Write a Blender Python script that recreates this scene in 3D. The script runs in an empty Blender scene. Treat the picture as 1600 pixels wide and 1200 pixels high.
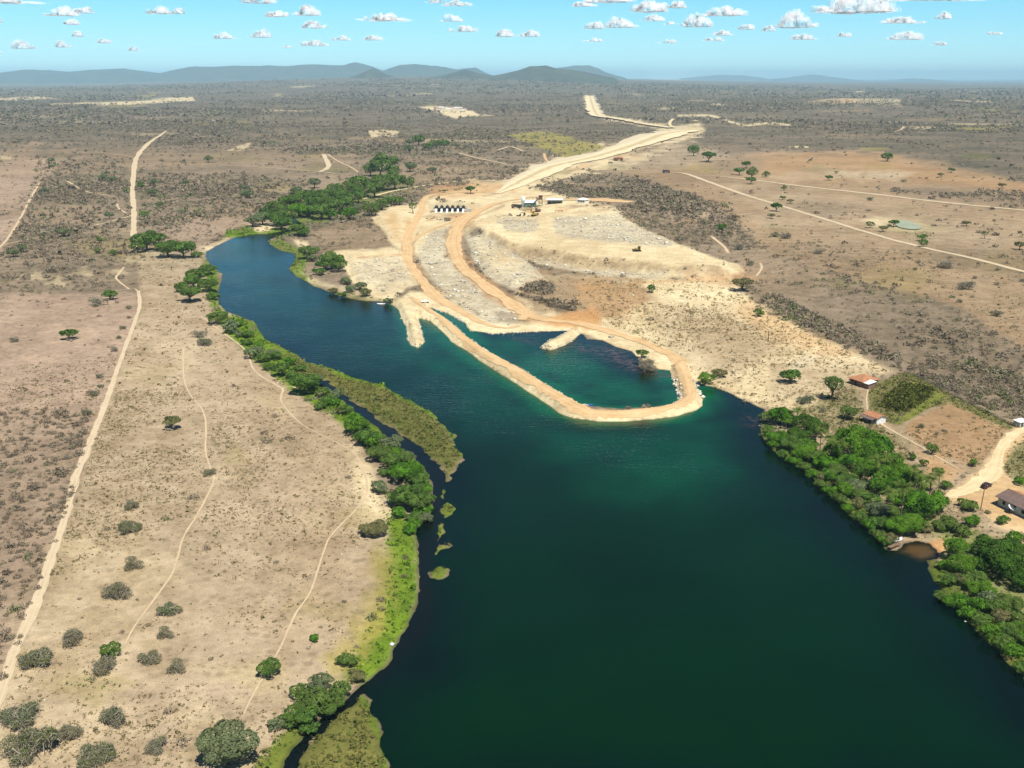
import bpy, math, random
import numpy as np
from mathutils import Vector
R = math.radians
sc = bpy.context.scene
COL = sc.collection
rng = np.random.default_rng(7)
random.seed(7)

# ------------------------------------------------------------------ camera
H = 120.0                      # the helicopter's height above the plain, metres
F = 1600.0                     # focal length in photograph pixels (photo is 1600 x 1200)
HZ = 122.0                     # picture row of the true horizon
PITCH = math.atan((600 - HZ) / F)
cP, sP = math.cos(PITCH), math.sin(PITCH)
cam_d = bpy.data.cameras.new('camera')
cam = bpy.data.objects.new('camera', cam_d)
COL.objects.link(cam)
cam.location = (0, 0, H)
cam.rotation_euler = (math.pi / 2 - PITCH, 0, 0)
cam_d.sensor_width = 36
cam_d.lens = 36 * F / 1600
cam_d.clip_start = 1
cam_d.clip_end = 300000
sc.camera = cam

# ------------------------------------------------------------------ sky and sun
SUN_EL, SUN_AZ = 63.0, 155.0   # azimuth from north (+Y, the view direction) clockwise
w = bpy.data.worlds.new('World')
sc.world = w
w.use_nodes = True
nt = w.node_tree
bg = nt.nodes['Background']
sky = nt.nodes.new('ShaderNodeTexSky')
sky.sky_type = 'NISHITA'
sky.sun_disc = False
sky.sun_elevation = R(SUN_EL)
sky.sun_rotation = R(SUN_AZ)
sky.altitude = 300
sky.air_density = 1.0
sky.dust_density = 0.1
sky.ozone_density = 2.2
# the humid band at the horizon is hazed by the air below; the clear sky starts above it
geo = nt.nodes.new('ShaderNodeTexCoord')
lift = nt.nodes.new('ShaderNodeVectorMath'); lift.operation = 'ADD'; lift.inputs[1].default_value = (0, 0, .055)
nrm = nt.nodes.new('ShaderNodeVectorMath'); nrm.operation = 'NORMALIZE'
nt.links.new(geo.outputs['Generated'], lift.inputs[0]); nt.links.new(lift.outputs[0], nrm.inputs[0])
nt.links.new(nrm.outputs[0], sky.inputs['Vector'])
hsv = nt.nodes.new('ShaderNodeHueSaturation')
hsv.inputs['Hue'].default_value = 0.474
hsv.inputs['Saturation'].default_value = 1.5
hsv.inputs['Value'].default_value = 1.0
nt.links.new(sky.outputs[0], hsv.inputs['Color'])
# only the low sky is that pale cyan; overhead it is the plain deep blue of the sky model
sepz = nt.nodes.new('ShaderNodeSeparateXYZ'); nt.links.new(geo.outputs['Generated'], sepz.inputs[0])
mr = nt.nodes.new('ShaderNodeMapRange'); nt.links.new(sepz.outputs['Z'], mr.inputs[0])
mr.inputs[1].default_value = .06; mr.inputs[2].default_value = .28
mxs = nt.nodes.new('ShaderNodeMix'); mxs.data_type = 'RGBA'; nt.links.new(mr.outputs[0], mxs.inputs[0])
up_ = nt.nodes.new('ShaderNodeHueSaturation'); up_.inputs['Saturation'].default_value = 1.25; up_.inputs['Value'].default_value = .40
nt.links.new(sky.outputs[0], up_.inputs['Color'])
nt.links.new(hsv.outputs[0], mxs.inputs[6]); nt.links.new(up_.outputs[0], mxs.inputs[7])
nt.links.new(mxs.outputs[2], bg.inputs['Color'])
bg.inputs['Strength'].default_value = 0.125

sun_d = bpy.data.lights.new('sun', 'SUN')
sun_d.energy = 5.0
sun_d.angle = R(0.53)
sun_d.color = (1.0, 0.95, 0.86)
sun = bpy.data.objects.new('sun', sun_d)
COL.objects.link(sun)
a, e = R(SUN_AZ), R(SUN_EL)
SUNV = Vector((math.sin(a) * math.cos(e), math.cos(a) * math.cos(e), math.sin(e)))
sun.rotation_euler = SUNV.to_track_quat('Z', 'Y').to_euler()
sun.location = (0, 0, 2000)

sc.cycles.volume_bounces = 2
sc.view_settings.view_transform = 'Standard'
sc.view_settings.look = 'None'
sc.view_settings.gamma = 1
sc.view_settings.exposure = 0.34

HAZE_D, HAZE_C = 3.7e-5, (.48, .79, 1.0, 1)

# ------------------------------------------------------------------ helpers
def G(px, py, z=0.0):
    """point of the level z that shows at photograph pixel (px, py)"""
    px = np.asarray(px, float); py = np.asarray(py, float)
    rx = (px - 800) / F; ry = (py - 600) / F
    down = ry * cP + sP
    fwd = cP - ry * sP
    t = (H - z) / np.maximum(down, 1e-5)
    return t * rx, t * fwd
def depth(py, z=0.0):
    return (H - z) / ((py - 600) / F * cP + sP)
def P3(px, py, z=0.0):
    x, y = G(px, py, z)
    return Vector((float(x), float(y), z))
def topix(x, y, z=0.0):
    x = np.asarray(x, float); y = np.asarray(y, float)
    dz = z - H
    zc = y * cP - dz * sP
    up = y * sP + dz * cP
    return 800 + F * x / zc, 600 - F * up / zc

def _hash(ix, iy, seed):
    n = (ix.astype(np.int64) * 374761393 + iy.astype(np.int64) * 668265263 + seed * 974634777) & 0xFFFFFFFF
    n = ((n ^ (n >> 13)) * 1274126177) & 0xFFFFFFFF
    n = (n ^ (n >> 16)) & 0xFFFFFFFF
    return n / 4294967295.0
def vnoise(x, y, seed=0):
    xi = np.floor(x); yi = np.floor(y)
    fx = x - xi; fy = y - yi
    fx = fx * fx * (3 - 2 * fx); fy = fy * fy * (3 - 2 * fy)
    a = _hash(xi, yi, seed); b = _hash(xi + 1, yi, seed)
    c = _hash(xi, yi + 1, seed); d = _hash(xi + 1, yi + 1, seed)
    return (a + (b - a) * fx) * (1 - fy) + (c + (d - c) * fx) * fy
def fbm(x, y, scale, octv=4, seed=0):
    x = np.asarray(x, float); y = np.asarray(y, float)
    s = 0; amp = 1; tot = 0; f = 1 / scale
    for o in range(octv):
        s = s + amp * vnoise(x * f, y * f, seed + o * 17)
        tot += amp; amp *= 0.5; f *= 2.03
    return s / tot          # 0..1, mean .5
def sstep(a, b, x):
    t = np.clip((x - a) / (b - a), 0, 1)
    return t * t * (3 - 2 * t)

def sdist(x, y, poly, cap=1e9):
    """signed distance to a polygon, positive inside"""
    P = np.asarray(poly, float)
    d2 = np.full(x.shape, 1e18); ins = np.zeros(x.shape, bool)
    n = len(P)
    for i in range(n):
        ax, ay = P[i]; bx, by = P[(i + 1) % n]
        ex, ey = bx - ax, by - ay
        L = ex * ex + ey * ey + 1e-12
        t = np.clip(((x - ax) * ex + (y - ay) * ey) / L, 0, 1)
        dx = x - ax - t * ex; dy = y - ay - t * ey
        d2 = np.minimum(d2, dx * dx + dy * dy)
        if ay != by:
            c = ((ay > y) != (by > y)) & (x < (bx - ax) * (y - ay) / (by - ay) + ax)
            ins ^= c
    d = np.sqrt(d2)
    return np.where(ins, d, -d)
def ldist(x, y, line):
    P = np.asarray(line, float)
    d2 = np.full(x.shape, 1e18)
    for i in range(len(P) - 1):
        ax, ay = P[i]; bx, by = P[i + 1]
        ex, ey = bx - ax, by - ay
        L = ex * ex + ey * ey + 1e-12
        t = np.clip(((x - ax) * ex + (y - ay) * ey) / L, 0, 1)
        dx = x - ax - t * ex; dy = y - ay - t * ey
        d2 = np.minimum(d2, dx * dx + dy * dy)
    return np.sqrt(d2)
def bbox_idx(x, y, poly, m):
    P = np.asarray(poly, float)
    return np.nonzero((x > P[:, 0].min() - m) & (x < P[:, 0].max() + m) & (y > P[:, 1].min() - m) & (y < P[:, 1].max() + m))[0]
def smooth_line(pts, n=6):
    """Catmull-Rom through the points"""
    P = np.asarray(pts, float)
    if len(P) < 3: 
        t = np.linspace(0, 1, n + 1)[:, None]
        return P[0] * (1 - t) + P[1] * t
    Q = np.vstack([2 * P[0] - P[1], P, 2 * P[-1] - P[-2]])
    out = []
    for i in range(1, len(Q) - 2):
        p0, p1, p2, p3 = Q[i - 1], Q[i], Q[i + 1], Q[i + 2]
        for k in range(n):
            t = k / n
            out.append(0.5 * ((2 * p1) + (-p0 + p2) * t + (2 * p0 - 5 * p1 + 4 * p2 - p3) * t * t + (-p0 + 3 * p1 - 3 * p2 + p3) * t ** 3))
    out.append(P[-1])
    return np.array(out)

def mesh_np(name, V, faces, mats=(), attrs=None, smooth=False, mat_idx=None):
    """faces: (n,3) or (n,4) int array"""
    V = np.ascontiguousarray(V, np.float32); faces = np.ascontiguousarray(faces, np.int32)
    me = bpy.data.meshes.new(name)
    n, k = faces.shape
    me.vertices.add(len(V)); me.vertices.foreach_set('co', V.ravel())
    me.loops.add(n * k); me.loops.foreach_set('vertex_index', faces.ravel())
    me.polygons.add(n)
    me.polygons.foreach_set('loop_start', np.arange(0, n * k, k, dtype=np.int32))
    me.polygons.foreach_set('loop_total', np.full(n, k, np.int32))
    if smooth: me.polygons.foreach_set('use_smooth', np.ones(n, bool))
    for m in mats: me.materials.append(m)
    if mat_idx is not None: me.polygons.foreach_set('material_index', np.asarray(mat_idx, np.int32))
    me.update(calc_edges=True)
    for an, arr in (attrs or {}).items():
        arr = np.asarray(arr, np.float32)
        if arr.ndim == 1:
            at = me.attributes.new(an, 'FLOAT', 'POINT'); at.data.foreach_set('value', arr)
        else:
            if arr.shape[1] == 3: arr = np.hstack([arr, np.ones((len(arr), 1), np.float32)])
            at = me.attributes.new(an, 'FLOAT_COLOR', 'POINT'); at.data.foreach_set('color', np.ascontiguousarray(arr).ravel())
    return me
def link(name, me, parent=None, loc=(0, 0, 0)):
    o = bpy.data.objects.new(name, me); COL.objects.link(o)
    o.location = loc
    if parent: o.parent = parent
    return o
def tag(o, label=None, cat=None, group=None, kind=None):
    if label: o['label'] = label
    if cat: o['category'] = cat
    if group: o['group'] = group
    if kind: o['kind'] = kind
    return o
def thing(name, loc, label, cat, group=None, rz=0.0, scale=1.0):
    o = bpy.data.objects.new(name, None); COL.objects.link(o)
    o.location = loc; o.rotation_euler = (0, 0, rz); o.scale = (scale,) * 3
    o.empty_display_size = 0.5
    return tag(o, label, cat, group)

def grid_faces(nr, nc):
    i = np.arange(nr - 1)[:, None] * nc + np.arange(nc - 1)[None, :]
    return np.stack([i, i + 1, i + 1 + nc, i + nc], -1).reshape(-1, 4)

# ------------------------------------------------------------------ material helpers
def srgb(r, g, b):
    f = lambda c: (c / 255 / 12.92) if c / 255 <= 0.04045 else ((c / 255 + 0.055) / 1.055) ** 2.4
    return (f(r), f(g), f(b), 1)
class NT:
    def __init__(s, name, rough=0.9):
        s.m = bpy.data.materials.new(name); s.m.use_nodes = True
        s.t = s.m.node_tree; s.b = s.t.nodes['Principled BSDF']
        s.b.inputs['Roughness'].default_value = rough
        s.b.inputs['Specular IOR Level'].default_value = 0.15
    def n(s, ty, **kw):
        nd = s.t.nodes.new(ty)
        for k, v in kw.items(): setattr(nd, k, v)
        return nd
    def l(s, a, b): s.t.links.new(a, b)
    def val(s, sock, v):
        if hasattr(v, 'is_linked') or isinstance(v, bpy.types.NodeSocket): s.l(v, sock)
        else: sock.default_value = v
    def math(s, op, a, b=0.0, c=None, clamp=False):
        nd = s.n('ShaderNodeMath', operation=op, use_clamp=clamp)
        s.val(nd.inputs[0], a); s.val(nd.inputs[1], b)
        if c is not None: s.val(nd.inputs[2], c)
        return nd.outputs[0]
    def noise(s, scale, detail=4, rough=0.55, vec=None, dist=0.0):
        nd = s.n('ShaderNodeTexNoise')
        nd.inputs['Scale'].default_value = scale; nd.inputs['Detail'].default_value = detail
        nd.inputs['Roughness'].default_value = rough; nd.inputs['Distortion'].default_value = dist
        if vec is not None: s.l(vec, nd.inputs['Vector'])
        return nd.outputs['Fac']
    def vor(s, scale, vec=None, feat='F1'):
        nd = s.n('ShaderNodeTexVoronoi', feature=feat)
        nd.inputs['Scale'].default_value = scale
        if vec is not None: s.l(vec, nd.inputs['Vector'])
        return nd
    def pos(s):
        return s.n('ShaderNodeNewGeometry').outputs['Position']
    def obj(s):
        return s.n('ShaderNodeTexCoord').outputs['Object']
    def attr(s, name):
        return s.n('ShaderNodeAttribute', attribute_name=name)
    def map(s, x, a, b, c=0.0, d=1.0):
        nd = s.n('ShaderNodeMapRange'); s.l(x, nd.inputs[0])
        for i, v in enumerate((a, b, c, d)): nd.inputs[1 + i].default_value = v
        return nd.outputs[0]
    def mix(s, f, a, b, bt='MIX'):
        nd = s.n('ShaderNodeMix', data_type='RGBA', blend_type=bt)
        s.val(nd.inputs[0], f)
        s.val(nd.inputs[6], a); s.val(nd.inputs[7], b)
        return nd.outputs[2]
    def color(s, c): s.val(s.b.inputs['Base Color'], c)
    def bump(s, h, strength=0.5, dist=0.1):
        nd = s.n('ShaderNodeBump'); nd.inputs['Strength'].default_value = strength
        nd.inputs['Distance'].default_value = dist
        s.l(h, nd.inputs['Height']); s.l(nd.outputs[0], s.b.inputs['Normal'])
def simple_mat(name, c, rough=0.8, var=0.15, scale=2.0, metal=0.0, spec=0.2):
    t = NT(name, rough)
    f = t.noise(scale, 4, 0.6, t.obj())
    c2 = tuple(min(1, x * (1 - var * 2)) for x in c[:3]) + (1,)
    t.color(t.mix(t.map(f, 0.35, 0.75), c, c2))
    t.b.inputs['Metallic'].default_value = metal
    t.b.inputs['Specular IOR Level'].default_value = spec
    return t.m
# ------------------------------------------------------------------ outlines traced from the photograph (photo pixels)
WL = -0.8
W_PX = [(425,1290),(440,1225),(452,1185),(470,1163),(490,1138),(515,1115),(545,1090),(562,1072),(585,1056),(598,1046),(611,1034),(617,1016),(626,996),(638,978),(647,960),(652,943),(655,897),(653,850),(652,832),(660,815),(672,806),(678,784),(678,758),(664,733),(643,712),(620,693),(597,674),(578,658),(557,644),(534,623),(508,610),(498,603),(494,592),(480,566),(470,557),(450,546),(432,537),(415,530),(407,517),(397,502),(370,492),(355,487),(344,475),(342,457),(345,440),(349,427),(339,422),(329,412),(324,405),(322,394),(339,384),(359,375),(369,371),(397,366),(416,366),(449,360),(459,354),(457,343),(452,334),(460,332),(463,345),(471,349),(465,356),(451,364),(434,369),(417,375),(421,382),(438,392),(459,397),(461,405),(451,420),(459,429),(465,434),(473,437),(489,447),(512,456),(530,463),(548,467),(572,471),(590,471),(609,474),(618,481),(640,484),(660,480),(675,482),(705,493),(722,502),(735,517),(769,522),(810,520),(859,518),(880,517),(905,519),(916,530),(941,532),(961,542),(974,546),(987,549),(995,561),(1010,574),(1029,577),(1047,579),(1062,572),(1083,594),(1100,602),(1122,607),(1137,613),(1160,624),(1192,640),(1185,667),(1195,694),(1222,714),(1249,727),(1276,754),(1296,768),(1323,800),(1354,825),(1374,846),(1384,859),(1401,862),(1417,851),(1433,847),(1450,850),(1463,860),(1462,872),(1444,874),(1448,887),(1458,905),(1472,923),(1495,952),(1532,994),(1560,1018),(1587,1045),(1602,1064),(1640,1105),(1720,1180),(1800,1290)]
DIKE_PX = [(662,478),(679,487),(705,504),(731,527),(765,551),(795,568),(819,579),(860,605),(888,621),(914,637),(931,640),(972,643),(1010,641),(1040,637),(1061,626),(1059,615),(1055,604),(1049,589),(1046,575),(1070,560),(1086,590),(1090,607),(1099,622),(1099,634),(1089,641),(1057,651),(1019,656),(972,659),(935,659),(897,654),(875,647),(860,636),(835,619),(800,596),(769,577),(750,564),(731,549),(705,534),(694,521),(673,502),(654,497),(640,480),(640,465)]
JET1_PX = [(608,468),(621,482),(628,497),(634,510),(637,532),(645,541),(651,543),(660,539),(664,534),(661,520),(657,507),(654,497),(665,480),(650,466)]
JET2_PX = [(844,542),(848,546),(862,548),(880,541),(898,530),(910,520),(908,510),(890,517),(870,528),(852,536)]
MARSH_PX = [[(470,548),(480,566),(515,574),(550,590),(597,602),(625,618),(657,635),(678,649),(697,665),(713,691),(723,709),(721,723),(711,740),(704,752),(695,756),(690,733),(667,712),(648,693),(620,674),(592,656),(573,642),(545,625),(527,607),(510,596),(498,594),(480,580)],
            [(564,1087),(572,1097),(580,1116),(592,1145),(599,1170),(600,1230),(440,1290),(449,1205),(470,1176),(500,1143),(526,1118),(548,1100)],
            [(673,884),(680,878),(690,880),(701,890),(694,901),(684,905),(674,903)],
            [(681,857),(692,852),(702,853),(700,858),(690,860),(684,867),(676,870)],
            [(684,820),(692,818),(696,830),(690,842),(682,846)],
            [(690,788),(700,781),(711,793),(712,803),(700,812),(688,810)],
            [(690,760),(697,760),(699,770),(693,779),(687,775)]]
MESA_PX = [(742,346),(773,337),(834,340),(861,336),(962,333),(1002,356),(1056,380),(1121,404),(1132,410),(1122,418),(1070,415),(1000,407),(935,401),(867,391),(800,381),(766,363)]
def WP(pxl, z=0.0):
    x, y = G([p[0] for p in pxl], [p[1] for p in pxl], z)
    return np.stack([x, y], 1)
W_W = WP(W_PX, WL); DIKE_W = WP(DIKE_PX, WL); JET1_W = WP(JET1_PX, WL); JET2_W = WP(JET2_PX, WL)
MARSH_W = [WP(m, WL) for m in MARSH_PX]
MESA_Z = 6.5
MESA_W = WP(MESA_PX, MESA_Z)
RELIEF = [(WP([(668,392),(682,364),(703,356),(706,376),(704,398),(738,440),(785,472),(808,490),(800,500),(772,500),(738,486),(705,466),(684,440),(666,410)]), -0.35, 7.0),
          (WP([(733,373),(766,371),(788,386),(824,412),(842,430),(826,440),(800,448),(762,426),(740,396)]), 2.6, 7.0),
          (WP([(545,396),(611,392),(632,398),(650,440),(632,446),(605,450),(560,440),(548,420)]), 2.2, 7.0),
          (WP([(590,345),(607,326),(634,324),(646,335),(626,376),(612,372)]), 2.5, 9.0)]
def _sd_local(x, y, poly, m):
    out = np.full(x.shape, -1e4)
    i = bbox_idx(x, y, poly, m)
    if len(i): out[i] = sdist(x[i], y[i], poly)
    return out
def ground_z(x, y):
    x = np.atleast_1d(np.asarray(x, float)); y = np.atleast_1d(np.asarray(y, float))
    r = np.hypot(x, y)
    z = np.zeros(x.shape)
    # far relief
    k = sstep(1300, 7000, r)
    z += k * (fbm(x, y, 1500, 4, 3) - .5) * 46 + sstep(700, 2500, r) * (fbm(x, y, 420, 3, 5) - .5) * 7
    az = x / np.maximum(y, 1)
    swell = np.exp(-((az + 0.06) / 0.24) ** 2)
    z += sstep(5500, 15000, r) * 140 * swell
    # near relief
    z += (fbm(x, y, 60, 3, 9) - .5) * 0.8 * sstep(30, 90, r)
    i = bbox_idx(x, y, W_W, 40)
    if len(i):
        xs, ys = x[i], y[i]
        jit = (fbm(xs, ys, 9, 3, 21) - .5) * 3.0 + (fbm(xs, ys, 2.5, 2, 22) - .5) * 1.2
        land = -sdist(xs, ys, W_W)
        hard = np.maximum(np.maximum(_sd_local(xs, ys, DIKE_W, 30), _sd_local(xs, ys, JET1_W, 30)), _sd_local(xs, ys, JET2_W, 30))
        marsh = np.full(xs.shape, -1e4)
        for m in MARSH_W: marsh = np.maximum(marsh, _sd_local(xs, ys, m, 30))
        land_j = land + jit * 0.6; hard_j = hard + jit * 0.35; marsh = marsh + jit * .9 + (fbm(xs, ys, 4, 3, 23) - .5) * 3.2
        zi = z[i]
        zl = np.where(land_j > 0, WL + (zi - WL) * sstep(0, 5, land_j), WL + np.maximum(land_j * 0.45, -4))
        zl = np.where(land_j > 5, zi, zl)
        zh = np.where(hard_j > 0, WL + 2.4 * sstep(0, 3.6, hard_j), WL + np.maximum(hard_j * 0.5, -4))
        zm = np.where(marsh > 0, WL + 0.42 * sstep(0, 1.6, marsh), WL + np.maximum(marsh * 0.7, -4))
        z[i] = np.maximum(np.maximum(zl, zm), np.where(hard_j > -8, zh, -99))
    i = bbox_idx(x, y, MESA_W, 60)
    if len(i):
        s = sdist(x[i], y[i], MESA_W) + (fbm(x[i], y[i], 14, 3, 31) - .5) * 3
        z[i] += MESA_Z * sstep(-13, 0.5, s)
        z[i] += 0.9 * (fbm(x[i], y[i], 5, 3, 33) - .5) * sstep(-20, -10, s) * (1 - sstep(-1, 1.5, s)) * 2
    for pl, dz, slope in RELIEF:
        i = bbox_idx(x, y, pl, 30)
        if len(i): z[i] += dz * sstep(-slope * .5, slope * .5, sdist(x[i], y[i], pl) + (fbm(x[i], y[i], 9, 3, 37) - .5) * 4)
    # scrubby hillock north-east of the heap
    cx, cy = G(1010, 330)
    z += 9 * np.exp(-(((x - cx) / 95) ** 2 + ((y - cy) / 120) ** 2)) * sstep(600, 700, y)
    return z

# ------------------------------------------------------------------ ground sheet
NCL = 12
TAN, PINK, GREY, ORANGE, CREAM, GRASS, MARSH, RUBBLE, FAR, BROWN, YELLOW, MUD = range(12)
vs = np.concatenate([[124.2, 124.6], np.arange(125.0, 180, .8), np.arange(180, 300, 1.15), np.arange(300, 1215, 1.65), np.arange(1215, 1500, 12), [1600, 1800, 2200, 3000]])
us = np.concatenate([np.arange(-900, -60, 28), np.arange(-60, 1660, 1.8), np.arange(1660, 2520, 28)])
U, V_ = np.meshgrid(us, vs)
gx, gy = G(U.ravel(), V_.ravel())
nr, nc = len(vs), len(us)
gz = ground_z(gx, gy)
pu, pv = topix(gx, gy, gz)
pvr = np.where(np.hypot(gx, gy) > 1200, V_.ravel(), pv)   # far relief keeps its traced place
lr = np.log(np.maximum(gy, 1)) * 260; la = gx / np.maximum(gy, 1) * 520
WN = fbm(la, lr, 7, 4, 51) - .5            # irregular edges
M = np.zeros((NCL, len(gx)))
def paint(cls, pts, feather=4, warp=8, a=1.0):
    P = np.asarray(pts, float)
    i = bbox_idx(pu, pvr, P, feather + warp + 2)
    s = sdist(pu[i], pvr[i], P) + WN[i] * 2 * warp
    al = a * sstep(-feather, feather, s)
    M[:, i] *= (1 - al); M[cls, i] += al
def paint_line(cls, pts, half, feather=4, warp=4, a=1.0):
    P = smooth_line(pts, 4)
    i = bbox_idx(pu, pvr, P, half + feather + warp + 2)
    s = half - ldist(pu[i], pvr[i], P) + WN[i] * 2 * warp
    al = a * sstep(-feather, feather, s)
    M[:, i] *= (1 - al); M[cls, i] += al
M[FAR] = 1
BIG = 3000
paint(GREY, [(-BIG,250),(400,235),(800,225),(1200,235),(1700,300),(BIG,320),(BIG,3000),(-BIG,3000)], 25, 20)
# left side
paint(PINK, [(-BIG,245),(60,246),(95,256),(62,290),(30,345),(4,395),(-BIG,430)], 4, 3)
paint(PINK, [(-BIG,462),(215,459),(220,480),(205,530),(160,650),(110,800),(60,950),(0,1110),(-BIG,1500)], 4, 4)
paint(GREY, [(-BIG,640),(60,650),(140,640),(120,760),(90,850),(45,960),(0,1090),(-BIG,1500)], 22, 30, .45)
paint(TAN, [(216,408),(330,405),(345,470),(420,545),(500,610),(560,690),(600,770),(640,830),(660,900),(640,980),(560,1080),(440,1300),(-500,1500),(-20,1110),(30,1000),(70,900),(110,795),(160,650),(198,545),(220,480)], 4, 3)
paint(BROWN, [(320,500),(420,545),(500,610),(560,690),(560,900),(480,1050),(420,980),(460,800),(400,640)], 50, 50, .38)
paint(CREAM, [(-100,1180),(0,1000),(90,850),(200,800),(260,900),(200,1100),(120,1250)], 50, 50, .22)
paint(CREAM, [(550,700),(585,740),(600,790),(640,815),(630,830),(560,800),(556,750)], 12, 10, .7)
paint(CREAM, [(210,385),(330,400),(340,425),(300,415),(216,412)], 6, 5, .5)
paint(CREAM, [(300,385),(340,378),(400,345),(432,352),(420,366),(360,372),(325,400)], 4, 4, .9)
paint(PINK, [(225,385),(300,340),(420,335),(400,355),(330,378),(300,392)], 10, 14, .7)
for p in [(60,430,30),(130,425,22),(182,425,16),(90,440,20),(200,405,14)]:
    paint(CREAM, [(p[0]-p[2],p[1]+4),(p[0],p[1]-6),(p[0]+p[2],p[1]),(p[0]+p[2]*.4,p[1]+6)], 4, 7, .55)
for k_ in range(60):
    ax_, ay_ = rng.uniform(60, 600), rng.uniform(480, 1180); w_ = rng.uniform(14, 60) * (.4 + ay_ / 1200)
    paint([BROWN, PINK, CREAM, GREY, YELLOW][k_ % 5], [(ax_ - w_, ay_), (ax_ - w_ * .2, ay_ - w_ * .4), (ax_ + w_, ay_ - w_ * .1), (ax_ + w_ * .3, ay_ + w_ * .4)], 12, 22, rng.uniform(.12, .34)) if 220 < ax_ < 560 or ay_ > 800 else None
# left bank vegetation
paint(GRASS, [(325,395),(342,420),(340,470),(352,488),(405,505),(470,555),(500,590),(560,640),(640,705),(670,740),(676,800),(660,812),(645,770),(600,720),(555,680),(500,640),(440,600),(395,560),(340,505),(322,450),(318,410)], 6, 6)
paint(MARSH, [(430,545),(520,575),(600,600),(690,660),(722,710),(700,758),(690,733),(648,693),(592,656),(545,625),(500,605),(470,590)], 7, 6, .95)
paint_line(GRASS, [(480,566),(515,575),(550,591),(597,603),(657,636),(697,666),(721,708)], 4, 3, 4, .9)
paint(GRASS, [(612,800),(655,815),(655,897),(652,943),(640,980),(617,1016),(608,1036),(590,1058),(565,1070),(535,1060),(555,1010),(585,960),(598,900),(602,850)], 12, 10)
paint(YELLOW, [(590,850),(620,860),(620,920),(600,980),(560,1040),(520,1060),(500,1030),(545,990),(575,930)], 16, 16, .75)
paint(GRASS, [(455,1130),(500,1110),(470,1165),(430,1240),(370,1240),(420,1170)], 8, 8)
paint(MARSH, [(455,1130),(500,1110),(470,1165),(430,1240),(370,1240),(420,1170)], 10, 10, .6)
paint(MARSH, [(555,1080),(582,1110),(605,1170),(605,1240),(430,1290),(449,1205),(500,1143)], 6, 5)
paint_line(GRASS, [(566,1092),(580,1118),(592,1146),(600,1172),(601,1230)], 5, 4, 5, .8)
for m in MARSH_PX[2:]: paint(MARSH, m, 4, 2, 1.0); paint(GRASS, m, 3, 6, .55)
# upstream
paint(GRASS, [(345,372),(355,362),(385,352),(405,362),(452,356),(450,345),(470,345),(480,360),(452,368),(400,372)], 3, 4)
paint(GRASS, [(420,378),(440,375),(470,388),(480,400),(475,425),(505,455),(470,440),(448,424),(455,405),(432,392)], 3, 4, .8)
paint(MARSH, [(425,380),(445,382),(470,392),(466,410),(455,425),(500,452),(540,466),(500,456),(470,438),(446,423),(455,404),(432,392)], 3, 5, .6)
paint(CREAM, [(455,372),(480,378),(486,390),(465,384)], 3, 4, .8)
paint(GRASS, [(440,335),(560,300),(640,280),(640,296),(560,330),(480,350)], 10, 12, .55)
paint(MARSH, [(470,440),(520,455),(600,466),(618,476),(600,474),(540,468),(490,450)], 3, 4, .7)
paint(CREAM, [(470,425),(500,440),(560,455),(600,462),(612,472),(550,462),(490,445)], 4, 6, .5)
# field and pads of the works
WATERSIDE = True
paint(GREY, [(486,359),(532,348),(581,338),(589,344),(600,365),(611,386),(502,394),(489,369)], 3, 2)
paint(BROWN, [(486,359),(532,348),(581,338),(589,344),(600,365),(611,386),(502,394),(489,369)], 3, 2, .45)
paint(CREAM, [(580,340),(607,322),(636,320),(654,331),(640,360),(626,390),(613,382),(600,362)], 3, 3)
paint(ORANGE, [(600,330),(640,335),(630,380),(612,370)], 8, 10, .5)
paint(CREAM, [(620,470),(640,455),(690,460),(720,480),(760,500),(820,505),(860,500),(950,500),(1010,530),(1060,555),(1075,580),(1040,585),(1000,560),(960,540),(910,520),(860,520),(770,524),(735,518),(700,495),(660,482),(640,500),(655,540),(640,542),(630,510)], 4, 3)
paint(CREAM, [(620,330),(700,300),(800,285),(900,310),(990,320),(960,336),(860,340),(760,345),(720,370),(715,410),(640,400),(625,370)], 6, 5)
paint(GREY, [(670,322),(700,312),(760,318),(740,330),(700,345),(668,342)], 5, 6, .35)
paint(CREAM, [(503,396),(537,390),(611,388),(632,393),(645,415),(656,444),(635,451),(622,466),(605,470),(580,460),(551,443),(540,424),(538,405)], 3, 3)
paint(RUBBLE, [(545,410),(625,400),(654,444),(635,451),(605,458),(560,446)], 8, 8, .7)
paint(RUBBLE, [(655,388),(676,362),(705,352),(712,372),(712,400),(745,440),(790,470),(818,492),(806,506),(772,506),(735,490),(700,468),(672,440),(655,410)], 4, 5)
paint(GREY, [(770,486),(810,490),(812,503),(780,503)], 4, 5, .6)
paint(BROWN, [(690,380),(712,385),(745,440),(785,470),(770,468),(725,430),(695,400)], 5, 8, .5)
paint(RUBBLE, [(727,369),(769,366),(791,384),(829,412),(850,432),(830,446),(800,455),(757,430),(735,395)], 3, 3)
paint(CREAM, [(745,385),(790,390),(822,412),(800,428),(765,418)], 10, 8, .6)
paint_line(BROWN, [(786,322),(752,336),(728,350),(720,371),(724,396),(738,414),(752,428),(772,444),(800,462),(830,482)], 2.2, 2, 3, .7)
paint_line(GREY, [(700,360),(697,385),(705,405),(722,424),(745,440),(772,460),(796,480)], 3, 3, 4, .55)
paint_line(BROWN, [(652,366),(645,385),(650,404),(664,426),(684,448),(712,468),(748,490)], 2.2, 2, 3, .6)
paint_line(ORANGE, [(640,350),(636,380),(640,405),(660,440),(690,470)], 8, 5, 5, .5)
paint_line(ORANGE, [(740,332),(716,352),(709,375),(714,402),(740,432),(780,462),(830,492),(900,504)], 11, 6, 5, .55)
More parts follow.
